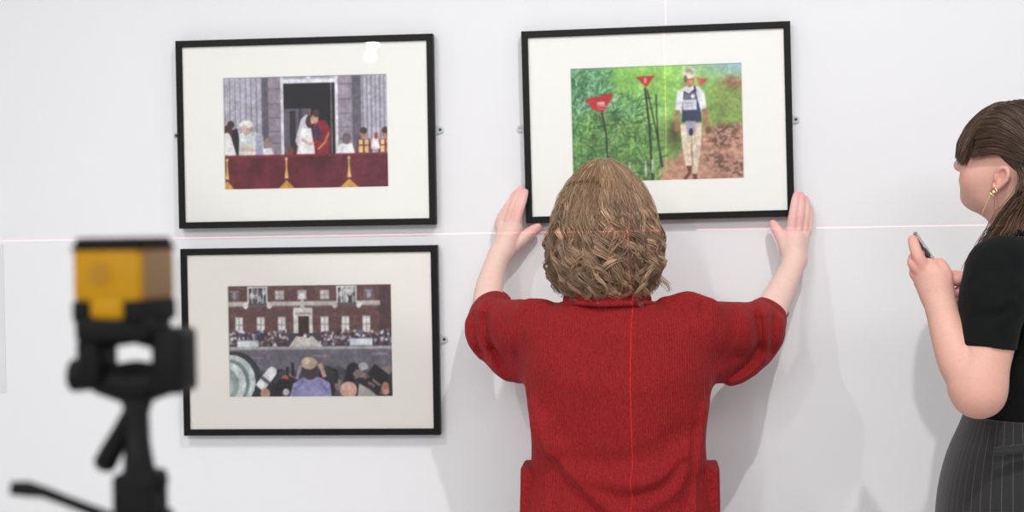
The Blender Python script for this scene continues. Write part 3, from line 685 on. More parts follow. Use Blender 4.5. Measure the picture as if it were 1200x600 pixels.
# cardigan
def knit(name, rgb, dark):
    m = mat(name, rgb, .85, spec=.15, sheen=.25)
    nt = m.node_tree; b = nt.nodes['Principled BSDF']; tc = nt.nodes.new('ShaderNodeTexCoord')
    b.inputs['Sheen Roughness'].default_value = .4; b.inputs['Sheen Tint'].default_value = (*lin((200, 110, 110)), 1)
    mp = nt.nodes.new('ShaderNodeMapping'); mp.inputs['Scale'].default_value = (330, 330, 170)
    n = nt.nodes.new('ShaderNodeTexNoise'); n.inputs['Scale'].default_value = 1; n.inputs['Detail'].default_value = 2
    n2 = nt.nodes.new('ShaderNodeTexNoise'); n2.inputs['Scale'].default_value = 14; n2.inputs['Detail'].default_value = 3
    w = nt.nodes.new('ShaderNodeTexWave'); w.bands_direction = 'X'; w.inputs['Scale'].default_value = 62; w.inputs['Distortion'].default_value = 1.2; w.inputs['Detail Scale'].default_value = 3
    nt.links.new(tc.outputs['Object'], mp.inputs[0]); nt.links.new(mp.outputs[0], n.inputs['Vector']); nt.links.new(tc.outputs['Object'], n2.inputs['Vector']); nt.links.new(tc.outputs['Object'], w.inputs['Vector'])
    r = nt.nodes.new('ShaderNodeValToRGB'); r.color_ramp.elements[0].position = .3; r.color_ramp.elements[0].color = (*lin(dark), 1); r.color_ramp.elements[1].position = .62; r.color_ramp.elements[1].color = (*lin(rgb), 1)
    e = r.color_ramp.elements.new(.80); e.color = (*lin(np.minimum(A3(*rgb) * 1.06 + 4, 255)), 1)
    nt.links.new(n.outputs['Fac'], r.inputs[0])
    mx = nt.nodes.new('ShaderNodeMix'); mx.data_type = 'RGBA'; mx.blend_type = 'MULTIPLY'; mx.inputs[0].default_value = .18
    nt.links.new(r.outputs[0], mx.inputs[6]); nt.links.new(n2.outputs['Fac'], mx.inputs[7])
    # stray pale lint
    vo = nt.nodes.new('ShaderNodeTexVoronoi'); vo.inputs['Scale'].default_value = 120; nt.links.new(tc.outputs['Object'], vo.inputs['Vector'])
    lt = nt.nodes.new('ShaderNodeMath'); lt.operation = 'LESS_THAN'; lt.inputs[1].default_value = .09; nt.links.new(vo.outputs['Distance'], lt.inputs[0])
    sep = nt.nodes.new('ShaderNodeSeparateColor'); nt.links.new(vo.outputs['Color'], sep.inputs[0])
    gt = nt.nodes.new('ShaderNodeMath'); gt.operation = 'GREATER_THAN'; gt.inputs[1].default_value = .80; nt.links.new(sep.outputs[0], gt.inputs[0])
    mu = nt.nodes.new('ShaderNodeMath'); mu.operation = 'MULTIPLY'; nt.links.new(lt.outputs[0], mu.inputs[0]); nt.links.new(gt.outputs[0], mu.inputs[1])
    mu2 = nt.nodes.new('ShaderNodeMath'); mu2.operation = 'MULTIPLY'; mu2.inputs[1].default_value = .45; nt.links.new(mu.outputs[0], mu2.inputs[0])
    mx2 = nt.nodes.new('ShaderNodeMix'); mx2.data_type = 'RGBA'; nt.links.new(mu2.outputs[0], mx2.inputs[0]); nt.links.new(mx.outputs[2], mx2.inputs[6]); mx2.inputs[7].default_value = (*lin((214, 120, 118)), 1)
    nt.links.new(mx2.outputs[2], b.inputs['Base Color'])
    ad = nt.nodes.new('ShaderNodeMath'); ad.operation = 'ADD'; nt.links.new(n.outputs['Fac'], ad.inputs[0]); nt.links.new(w.outputs['Fac'], ad.inputs[1])
    bp = nt.nodes.new('ShaderNodeBump'); bp.inputs['Strength'].default_value = .45; bp.inputs['Distance'].default_value = .002
    nt.links.new(ad.outputs[0], bp.inputs['Height']); nt.links.new(bp.outputs[0], b.inputs['Normal'])
    return m
RED = knit('red knit', (158, 38, 41), (132, 27, 32)); 
v = Vol(.003)
TC1 = [(352, 664, 757, -.385, .068), (362, 640, 785, -.382, .085), (378, 622, 815, -.378, .10), (400, 616, 828, -.375, .112), (435, 614, 835, -.372, .120), (470, 618, 832, -.37, .122), (520, 623, 827, -.37, .118), (560, 621, 831, -.37, .122), (600, 614, 839, -.37, .132), (690, 606, 848, -.37, .140)]
v.loft(rows(TC1), 2.3, .02)
v.chain([at(640, 388, -.365), at(610, 386, -.305), at(580, 385, -.225)], [.062, .064, .060], .025)
v.chain([at(580, 388, -.225), at(577, 372, -.19), at(580, 362, -.168)], [.060, .052, .040], .02)
v.chain([at(634, 428, -.345), at(604, 420, -.28), at(583, 402, -.23)], [.040, .050, .048], .03)
v.chain([at(814, 388, -.365), at(850, 388, -.305), at(884, 388, -.225)], [.062, .062, .060], .025)
v.chain([at(884, 390, -.225), at(894, 378, -.19), at(900, 368, -.168)], [.060, .050, .039], .02)
v.chain([at(822, 428, -.345), at(858, 420, -.28), at(886, 404, -.23)], [.040, .050, .046], .03)
v.cap(at(622, 366, -.37), at(632, 366, -.375), .028, .026, .02); v.cap(at(782, 364, -.38), at(806, 362, -.375), .030, .032, .02); v.cap(at(806, 362, -.375), at(828, 366, -.37), .032, .030, .02)
# gathers of the pushed-up sleeves
for pts, a, sg in (
    ([(583, 345), (567, 358), (564, 377), (569, 400), (582, 423), (607, 448)], .012, .0105), ([(560, 360), (557, 378), (562, 402), (574, 428)], -.010, .008), ([(551, 366), (550, 386), (558, 412), (568, 430)], .006, .009),
    ([(574, 362), (571, 376), (577, 397), (589, 420), (605, 441)], -.012, .0085), ([(590, 356), (583, 376), (590, 398), (604, 420)], .006, .012), ([(608, 360), (604, 382), (605, 405), (609, 430)], .0035, .007),
    ([(884, 350), (895, 371), (898, 392), (896, 415), (888, 436)], .012, .0105), ([(880, 360), (886, 372), (888, 392), (885, 413), (865, 431), (842, 442)], -.013, .0085), ([(906, 366), (904, 380), (903, 402), (896, 428)], -.010, .007),
    ([(890, 424), (868, 441), (846, 450)], .009, .010), ([(914, 366), (914, 386), (908, 410)], .006, .008), ([(868, 358), (873, 376), (874, 396), (866, 416)], .006, .011), ([(852, 358), (855, 378), (854, 400)], -.004, .009)):
    v.fold(pts, -.25, a, sg)
for pts, a, sg in (
    # armhole seams
    ([at(622, 356, -.40), at(613, 390, -.44), at(612, 430, -.44), at(618, 466, -.42)], -.006, .0055),
    ([at(822, 358, -.40), at(834, 390, -.44), at(836, 430, -.44), at(830, 462, -.42)], -.006, .0055),
    # drape of the back
    ([at(622, 478, -.44), at(634, 520, -.47), at(664, 560, -.495), at(700, 590, -.50), at(740, 604, -.505)], 0.0153, 0.0130),
    ([at(632, 498, -.47), at(648, 528, -.482), at(684, 556, -.495), at(740, 566, -.50), at(790, 552, -.49), at(818, 520, -.465)], 0.0170, 0.0160),
    ([at(645, 545, -.48), at(670, 575, -.495), at(700, 600, -.50)], -0.0153, 0.0120),
    ([at(660, 540, -.49), at(700, 545, -.495), at(760, 535, -.495), at(800, 510, -.48)], -0.0136, 0.0140),
    ([at(815, 540, -.46), at(795, 572, -.485), at(760, 592, -.50)], 0.0136, 0.0130),
    ([at(800, 545, -.475), at(775, 575, -.495), at(745, 585, -.50)], -0.0102, 0.0100),
    ([at(826, 480, -.43), at(822, 530, -.45), at(815, 600, -.47)], 0.0102, 0.0090),
    ([at(819, 500, -.45), at(812, 550, -.47), at(806, 600, -.48)], -0.0102, 0.0080),
    ([at(625, 500, -.45), at(632, 560, -.47), at(640, 610, -.48)], 0.0102, 0.0100),
    ([at(660, 400, -.485), at(725, 415, -.49), at(795, 400, -.485)], -.004, .02),
    ([at(640, 440, -.48), at(725, 455, -.49), at(815, 440, -.48)], .003, .02),
    ([at(690, 360, -.45), at(722, 375, -.475), at(755, 362, -.45)], -.005, .012)):
    v.ridge(pts, a, sg)
me, V = v.mesh('cardigan'); cardigan = link('cardigan', me, RED, P1)
def kid(name, me, m, parent, smooth=True):
    if m: me.materials.append(m)
    o = bpy.data.objects.new(name, me); C.objects.link(o); o.parent = parent
    if smooth: me.polygons.foreach_set('use_smooth', [True] * len(me.polygons))
    return o
# collar band folded round the neck
v = Vol(.0025)
v.chain([at(752, 356, -.34), at(757, 350, -.39), at(742, 347, -.44), at(712, 347, -.462), at(682, 347, -.44), at(666, 350, -.39), at(672, 356, -.34)], .0105, .006, 5)
v.chain([at(764, 362, -.345), at(766, 357, -.40), at(746, 355, -.450), at(712, 356, -.470), at(679, 355, -.450), at(659, 357, -.40), at(662, 362, -.345)], .0060, .010, 5)
me, V = v.mesh('collar'); kid('collar', me, RED, cardigan)
# patch pockets standing out at the sides
for s_, xo, xi in ((-1, 612, 634), (1, 842, 822)):
    v = Vol(.003); tab = []
    for y, e in ((544, 0), (570, .5), (600, 1), (650, -3), (692, -5)):
        o = at(xo + s_ * e, y, -.36); i_ = at(xi, y, -.36); tab.append((o[2], (o[0] + i_[0]) / 2, -.36, abs(o[0] - i_[0]) / 2, .06))
    v.loft(tab, 7, .01); me, V = v.mesh('pocket'); kid('pocket', me, RED, cardigan)
# rolled sleeve ends
for pts in ([at(566, 352, -.17), at(569, 343, -.148), at(583, 344, -.13), at(593, 351, -.15), at(594, 360, -.18), at(582, 361, -.205), at(570, 358, -.195), at(566, 352, -.17)],
            [at(892, 355, -.17), at(897, 352, -.145), at(912, 357, -.13), at(919, 364, -.15), at(915, 372, -.18), at(903, 370, -.205), at(893, 362, -.195), at(892, 355, -.17)]):
    v = Vol(.0025); v.chain(pts, .0095, .006, 4); me, V = v.mesh('cuff'); kid('cuff', me, RED, cardigan)
# trousers and shoes, below the photo's lower edge
JEAN = mat('dark denim', (40, 44, 56), .85, bump=(500, .2, .001)); v = Vol(.006)
v.loft([(hipz + .05, hx, -.365, .182, .126), (hipz - .06, hx, -.365, .186, .128), (hipz - .15, hx, -.365, .175, .118)], 2.3, .03)
for s in (-1, 1): v.chain([(hx + s * .088, -.365, hipz - .10), (hx + s * .092, -.362, .5), (hx + s * .093, -.37, .07)], [.09, .068, .058], .03)
me, V = v.mesh('trousers'); link('trousers', me, JEAN, P1)
SHOE = mat('dark leather', (28, 26, 26), .4)
def shoes(P, spots, dirx, diry):
    for x, y in spots:
        v = Vol(.004); d = A3(dirx, diry, 0)
        v.cap(A3(x, y, .05) - d * .04, A3(x, y, .042) + d * .06, .042, .040, .02); v.cap(A3(x, y, .04) + d * .05, A3(x, y, .033) + d * .15, .038, .031, .03); v.cap(A3(x, y, .06) - d * .02, A3(x, y, .09) - d * .02, .045, .042, .02)
        v.half((x, y, .0), (0, 0, 1), .003, 's'); me, V = v.mesh('shoe'); link('shoe', me, SHOE, P)
shoes(P1, [(hx - .093, -.385), (hx + .093, -.385)], 0, 1)

# curly bob
HAIRM = mat('hair', attr='col', rough=.34, spec=.5); 
def hair_mesh(name, paths, rad, cols, shells=None, sides=3):
    V, q = tubes(paths, rad, sides); Ccol = np.repeat(cols, paths.shape[1] * sides, 0)
    if shells is not None:
        sv, sq, sc = shells; Ccol = np.concatenate([np.tile(sc, (len(sv), 1)), Ccol]); V, q = merge([sv, V], [sq, q])
    me = np_mesh(name, V, quads=q)
    set_color(me, Ccol); return me
def bob():
    cx, cy = H1[0] - .001, -.368
    ys = np.array([187.5, 190, 195, 203, 215, 232, 256, 285, 310, 330, 344, 352]); hw = np.array([0, 11, 20, 29.5, 40, 49.5, 57.5, 62.5, 62, 56, 46, 36]) / 573.
    zs = np.array([at(709, y, -.39)[2] for y in ys]); s = np.concatenate([[0], np.cumsum(np.hypot(np.diff(zs), np.diff(hw)))]); s /= s[-1]
    prof = lambda t: (np.interp(t, s, zs), np.interp(t, s, hw))
    # the head tilts, so the crown the hair grows from sits towards the camera
    def envelope(t, phi, lay):
        z, r = prof(np.clip(t, 0, 1)); over = np.maximum(t - 1, 0); z = z - over * .22; r = r - over * .03
        zc = H1[2] + .01
        back = np.cos(phi); dep = 1.02 + .02 * back
        x = cx + np.sin(phi) * r * lay + np.where(z < zc, 0, 0); y = cy - .012 - back * r * dep * lay
        return np.stack([x, y, z], -1)
    n_lock, per, Mn = 400, 14, 30
    paths, rads, cols = [], [], []
    for i in range(n_lock):
        phi = rng.uniform(-1, 1) * math.pi * (1 if rng.random() < .25 else .62); lay = rng.choice([.80, .88, .94, .98, 1.01, 1.045]) + rng.normal(0, .015)
        t0 = rng.uniform(.004, .30) if rng.random() < .8 else rng.uniform(.25, .5)
        t1 = rng.uniform(.70, 1.0) if rng.random() < .55 else rng.uniform(.93, 1.05)
        if abs(phi) > 1.2: t1 = min(t1, .95)
        ringlet = rng.random() < .45
        t = np.linspace(t0, t1, Mn); sw = rng.normal(0, .12); f = rng.uniform(4.2, 5.6) if ringlet else rng.uniform(2.6, 3.9); ph = 5.0 * phi + 2 * math.sin(3 * phi + 1) + rng.normal(0, .75); hand = 1 if rng.random() < .8 else -1; flip = rng.normal(.004, .013)
        on = rng.uniform(.22, .46)
        A = (.0006 + (.0095 if ringlet else .0115) * np.clip((t - on) / .34, 0, 1) ** 1.3) * rng.uniform(.6, 1.7)
        base = lin(A3(162, 131, 106) + rng.normal(0, 1) * A3(12, 11, 10)) * rng.choice([.62, .85, 1., 1.1, 1.5, 1.9], p=[.14, .22, .26, .18, .13, .07])
        for j in range(per):
            dphi = rng.normal(0, .085); dl = rng.normal(0, .008); sp = np.clip(1.15 - 1.3 * (t - t0) / (t1 - t0), .14, 1)
            tt = np.clip(t + rng.normal(0, .006), 0.004, 1.07)
            pc = envelope(tt, phi + sw * (t - t0) + dphi * sp * 1.5, lay + dl - .10 * (1 - np.clip((t - t0) / .22, 0, 1)) * (t0 > .12))
            ang = 2 * math.pi * f * t + ph + rng.normal(0, .16) + rng.normal(0, .35) * t
            tx = np.stack([np.full(Mn, math.cos(phi)), np.full(Mn, math.sin(phi)), np.zeros(Mn)], -1); rx = np.stack([np.full(Mn, math.sin(phi)), np.full(Mn, -math.cos(phi)), np.zeros(Mn)], -1)
            amp = A * rng.uniform(.88, 1.12)
            pc = pc + tx * (amp * np.sin(ang) * hand)[:, None] + rx * (amp * (1.0 if ringlet else .65) * np.cos(ang) + .001 + flip * np.clip((t - .6) / .4, 0, 1) ** 2)[:, None] + np.array([0, 0, 1]) * (amp * .4 * np.sin(ang + .8))[:, None]
            paths.append(pc); rads.append(.00088 * np.clip(np.minimum(1, (1.02 - np.linspace(0, 1, Mn)) * 5), .25, 1) * rng.uniform(.7, 1.2)); cols.append(base * rng.uniform(.78, 1.25))
    for i in range(620):                                   # flyaway hairs
        phi = rng.uniform(-1, 1) * math.pi * .7; t0 = rng.uniform(.0, .5); t = np.linspace(t0, min(t0 + rng.uniform(.25, .6), 1), Mn); f = rng.uniform(1.5, 5); ph = rng.uniform(0, 6.28)
        pc = envelope(t, phi + rng.normal(0, .3) * (t - t0), 1.01 + rng.uniform(.0, .09) * np.sin(np.linspace(.2, 2.6, Mn)))
        pc[:, 0] += .006 * np.sin(2 * math.pi * f * t + ph); pc[:, 2] += .004 * np.cos(2 * math.pi * f * t + ph) + .003
        paths.append(pc); rads.append(np.full(Mn, .0004)); cols.append(lin(A3(186, 150, 114) * rng.uniform(.75, 1.1)))
    # dense inner mass under the curls
    v = Vol(.004)
    for y0, y1 in zip(range(2, 10), range(3, 11)):
        v.cap((cx, cy - .012, zs[y0] - .020), (cx, cy - .012, zs[y1] - .01), max(hw[y0] - .017, .01), max(hw[y1] - .017, .01), .02)
    v.half((cx, cy + .055, H1[2]), (0, 1, 0), .02)
    me0, V0 = v.mesh('inner'); q0 = np.zeros(len(me0.polygons) * 4, np.int32); me0.loops.foreach_get('vertex_index', q0); bpy.data.meshes.remove(me0)
    return hair_mesh('hair', np.array(paths), np.array(rads), np.array(cols), (V0, q0.reshape(-1, 4), lin((96, 70, 48))))
link('hair', bob(), HAIRM, P1)

# ------------------------------------------------------------------ person with the phone
P2 = thing('person', 'person in black T-shirt and pinstripe trousers looking up from a smartphone', 'person', (at(1190, 400, -.45)[0], -.45, 0))
H2 = A3(.739, -.461, 1.606); Q2 = frame_of(math.radians(57), math.radians(21)); Q2h = frame_of(math.radians(57), 0)
v = Vol(.0023)
L2 = add_head(v, H2, Q2, 1.02)
v.cap(H2 + Q2 @ A3(0, -.025, -.06), at(1196, 292, -.455), .050, .056, .03)
TR2 = [(282, 1165, 1222, -.455, .07), (305, 1152, 1245, -.455, .135), (340, 1146, 1252, -.455, .155), (390, 1140, 1254, -.455, .148), (440, 1146, 1250, -.455, .132), (487, 1146, 1250, -.455, .125), (540, 1124, 1268, -.455, .155), (600, 1112, 1276, -.455, .165)]
v.loft(rows(TR2), 2.2, .03)
hx2, hz2 = at(1192, 600, -.455)[0], at(1192, 600, -.455)[2]
v.loft([(hz2 + .02, hx2, -.455, .13, .168), (hz2 - .12, hx2, -.455, .115, .16)], 2.2, .04)
for s in (-1, 1):
    v.chain([(hx2, -.455 + s * .085, hz2 - .08), (hx2 - .01, -.455 + s * .088, .5), (hx2 + .01, -.455 + s * .088, .3), (hx2 + .01, -.455 + s * .09, .08)], [.085, .054, .052, .034], .03)
    v.cap((hx2 + .01, -.455 + s * .09, .05), (hx2 - .13, -.455 + s * .10, .03), .034, .024, .02)
# left arm
v.chain([at(1170, 318, -.60), at(1162, 370, -.635), at(1156, 410, -.652), at(1147, 456, -.665)], [.054, .050, .047, .043], .03)
v.chain([at(1146, 460, -.665), at(1125, 425, -.65), at(1110, 385, -.625), at(1102, 358, -.61)], [.0405, .0385, .0315, .0255], .04)
v.chain([at(1102, 358, -.61), at(1097, 335, -.60), at(1088, 316, -.60)], [.0255, .029, .022], .014)
v.cap(at(1092, 346, -.598), at(1082, 324, -.59), .021, .020, .014); v.cap(at(1103, 345, -.60), at(1101, 322, -.605), .020, .016, .014)
fl3 = [([at(1084, 314, -.607), at(1076, 301, -.612), at(1071.5, 288, -.606), at(1069.5, 280, -.598)], .0115, .0080),
       ([at(1080, 319, -.60), at(1070.5, 309, -.603), at(1072, 300, -.585), at(1080, 297, -.565)], .0112, .0080),
       ([at(1080, 328, -.59), at(1072, 320, -.59), at(1075, 311, -.572), at(1083, 308, -.555)], .0105, .0078),
       ([at(1084, 338, -.585), at(1077, 332, -.58), at(1080, 324, -.562), at(1088, 320, -.548)], .0095, .0070),
       ([at(1104, 336, -.605), at(1108, 324, -.607), at(1104.5, 314, -.605), at(1100.5, 307, -.598)], .0150, .0085)]
fingers(v, fl3, .004)
# right arm, mostly behind the body
v.chain([at(1196, 322, -.31), at(1186, 380, -.29), at(1176, 432, -.30)], [.052, .046, .041], .03)
v.chain([at(1176, 432, -.30), at(1164, 395, -.40), at(1148, 352, -.51)], [.040, .034, .0235], .02)
v.cap(at(1148, 352, -.51), at(1134, 344, -.555), .023, .022, .014)
fl4 = [([at(1134, 336, -.56), at(1127, 330, -.575), at(1120, 328.5, -.58), at(1113.5, 331, -.575)], .0108, .0080),
       ([at(1132, 343, -.558), at(1122, 343, -.572), at(1117, 347, -.56), at(1119, 351, -.545)], .0108, .0080),
       ([at(1134, 351, -.555), at(1126, 353, -.57), at(1120, 355, -.566), at(1115, 354, -.555)], .0102, .0076),
       ([at(1137, 357, -.55), at(1131, 362, -.56), at(1125, 363, -.556), at(1120, 361, -.547)], .0092, .0068),
       ([at(1142, 340, -.53), at(1132, 328, -.535), at(1123, 324, -.535), at(1117, 322, -.53)], .0130, .0082)]
fingers(v, fl4, .003)
me, V = v.mesh('body')
col = np.tile(lin((226, 176, 160)), (len(V), 1))
col = face_color(V, H2, Q2, col, lin((176, 92, 88)), 1.02)
col = pink_tips(V, col, [f[0][-1] for f in fl3 + fl4], .013); col = pink_tips(V, col, [f[0][1] for f in fl3 + fl4], .013, (.01, -.10, -.07)); col = pink_tips(V, col, [at(1147, 470, -.69)], .045, (-.02, -.10, -.08))
set_color(me, col); link('body', me, SKIN, P2)
# T-shirt
def cloth(name, rgb, rough=.85, sheen=.3, bs=(700, .25, .001)):
    return mat(name, rgb, rough, spec=.2, sheen=sheen, bump=bs, noise=(60, .06))
TEE = cloth('black jersey', (10, 12, 13), .85, .03)
v = Vol(.003)
TT2 = [(281, 1168, 1222, -.455, .075), (292, 1152, 1238, -.455, .125), (310, 1143, 1250, -.455, .158), (340, 1138, 1256, -.455, .165), (390, 1132, 1258, -.455, .158), (440, 1137, 1254, -.455, .143), (490, 1140, 1254, -.455, .134), (510, 1140, 1254, -.455, .136)]
v.loft(rows(TT2), 2.3, .02)
v.chain([at(1184, 312, -.555), at(1170, 318, -.60), at(1164, 355, -.630)], [.058, .061, .057], .03)
v.cut(at(1164, 350, -.628), at(1157, 408, -.652), .057, .0515, A3(-.10, -.10, -1), .02)
v.chain([at(1198, 320, -.35), at(1190, 370, -.30), at(1184, 405, -.29)], [.060, .056, .050], .03)
for pts, a, sg in (([at(1150, 296, -.60), at(1168, 312, -.655), at(1186, 335, -.665), at(1200, 355, -.63)], .006, .009), ([at(1140, 330, -.66), at(1152, 318, -.665), at(1172, 322, -.665)], -.004, .008),
                   ([at(1135, 352, -.69), at(1158, 360, -.70), at(1184, 352, -.69)], .005, .010), ([at(1132, 375, -.70), at(1156, 384, -.71), at(1186, 374, -.70)], .004, .009), ([at(1134, 364, -.69), at(1158, 371, -.70), at(1186, 362, -.69)], -.004, .007),
                   ([at(1188, 330, -.62), at(1190, 370, -.60), at(1188, 410, -.60)], -.012, .010), ([at(1184, 425, -.60), at(1196, 450, -.605), at(1215, 470, -.60)], .006, .010), ([at(1170, 470, -.58), at(1195, 480, -.60), at(1220, 478, -.60)], .006, .008),
                   ([at(1186, 300, -.58), at(1196, 330, -.61), at(1210, 370, -.61)], .007, .011), ([at(1126, 403, -.68), at(1140, 406, -.705), at(1158, 408, -.708), at(1176, 409, -.70), at(1190, 409, -.68)], .0022, .0035)):
    v.ridge(pts, a, sg)
me, V = v.mesh('t_shirt'); tee = link('t_shirt', me, TEE, P2)
v = Vol(.0025); v.chain([at(1160, 284, -.42), at(1164, 280, -.49), at(1180, 276, -.53), at(1205, 272, -.53), at(1222, 272, -.49)], .007, .005, 5)
me, V = v.mesh('neckband'); kid('neckband', me, TEE, tee)
# pinstripe trousers
def pinstripe():
    m = mat('charcoal pinstripe wool', (46, 46, 48), .85, spec=.2, sheen=.2, bump=(800, .25, .001)); nt = m.node_tree; b = nt.nodes['Principled BSDF']
    a = nt.nodes.new('ShaderNodeAttribute'); a.attribute_name = 'stripe'
    fr = nt.nodes.new('ShaderNodeMath'); fr.operation = 'FRACT'; nt.links.new(a.outputs['Fac'], fr.inputs[0])
    lt = nt.nodes.new('ShaderNodeMath'); lt.operation = 'LESS_THAN'; lt.inputs[1].default_value = .07; nt.links.new(fr.outputs[0], lt.inputs[0])
    tc = nt.nodes.new('ShaderNodeTexCoord'); n = nt.nodes.new('ShaderNodeTexNoise'); n.inputs['Scale'].default_value = 350; nt.links.new(tc.outputs['Object'], n.inputs['Vector'])
    mu = nt.nodes.new('ShaderNodeMath'); mu.operation = 'MULTIPLY'; nt.links.new(lt.outputs[0], mu.inputs[0]); nt.links.new(n.outputs['Fac'], mu.inputs[1])
    mx = nt.nodes.new('ShaderNodeMix'); mx.data_type = 'RGBA'; nt.links.new(mu.outputs[0], mx.inputs[0]); mx.inputs[6].default_value = (*lin((47, 47, 49)), 1); mx.inputs[7].default_value = (*lin((112, 104, 100)), 1)
    nt.links.new(mx.outputs[2], b.inputs['Base Color']); return m
PIN = pinstripe()
v = Vol(.003)
TP2 = [(485, 1134, 1257, -.455, .139), (500, 1128, 1262, -.455, .146), (530, 1115, 1272, -.455, .164), (565, 1105, 1281, -.455, .176), (600, 1100, 1286, -.455, .180), (640, 1099, 1286, -.455, .180), (690, 1103, 1280, -.455, .178)]
v.loft(rows(TP2), 2.3, .01)
for s in (-1, 1): v.chain([(hx2, -.455 + s * .088, hz2 - .10), (hx2 - .005, -.455 + s * .092, .5), (hx2 + .01, -.455 + s * .094, .06)], [.105, .085, .075], .05)
for pts, a, sg in (([at(1134, 492, -.56), at(1122, 530, -.60), at(1112, 590, -.61)], .006, .009), ([at(1145, 500, -.59), at(1150, 540, -.63), at(1190, 556, -.64)], .005, .009), ([at(1120, 560, -.60), at(1160, 578, -.64), at(1200, 580, -.64)], .005, .010), ([at(1140, 495, -.575), at(1130, 540, -.61), at(1122, 600, -.62)], -.006, .008)):
    v.ridge(pts, a, sg)
me, V = v.mesh('trousers')
ang = np.arctan2(-(V[:, 1] + .455), (V[:, 0] - hx2)); set_float(me, ang * .165 / .0195 + 40.3, 'stripe')
tr = link('trousers', me, PIN, P2)
v = Vol(.0025); v.chain([at(1166, 531, -.634), at(1185, 529, -.640), at(1206, 527, -.640), at(1226, 527, -.632)], .0042, .003, 4)
v.chain([at(1166, 526, -.632), at(1185, 524, -.637), at(1206, 522, -.637), at(1226, 522, -.630)], .0030, .003, 4)
me, V = v.mesh('welt_pocket'); set_float(me, np.full(len(V), .5), 'stripe'); kid('welt_pocket', me, PIN, tr)
shoes(P2, [(hx2 + .01, -.365), (hx2 + .01, -.545)], -1, 0)

# straight hair with a fringe, half tied back
def spread(guides, count, Mn=22, jitter=.0025, depth=.006, lay_curve=None):
    """strands between neighbouring guide lines given in head coordinates"""
    G = []
    for g in guides:
        P, _ = curve(g, [0] * len(g), 8); s = np.concatenate([[0], np.cumsum(np.linalg.norm(np.diff(P, axis=0), axis=1))]); s /= s[-1]; x = np.linspace(0, 1, Mn)
        G.append(np.stack([np.interp(x, s, P[:, i]) for i in range(3)], 1))
    G = np.array(G); out = []
    for _ in range(count):
        a = rng.uniform(0, len(G) - 1); i = int(a); f = a - i; P = G[i] * (1 - f) + G[min(i + 1, len(G) - 1)] * f
        n = np.cumsum(rng.normal(0, 1, (Mn, 3)), 0); n = (n - n[0]) / math.sqrt(Mn) * jitter
        c = P - A3(0, -.01, .01); c = c / (np.linalg.norm(c, axis=1, keepdims=True) + 1e-9)
        out.append(P + n + rng.normal(0, jitter * .6, 3) - c * rng.uniform(0, depth))
    return out
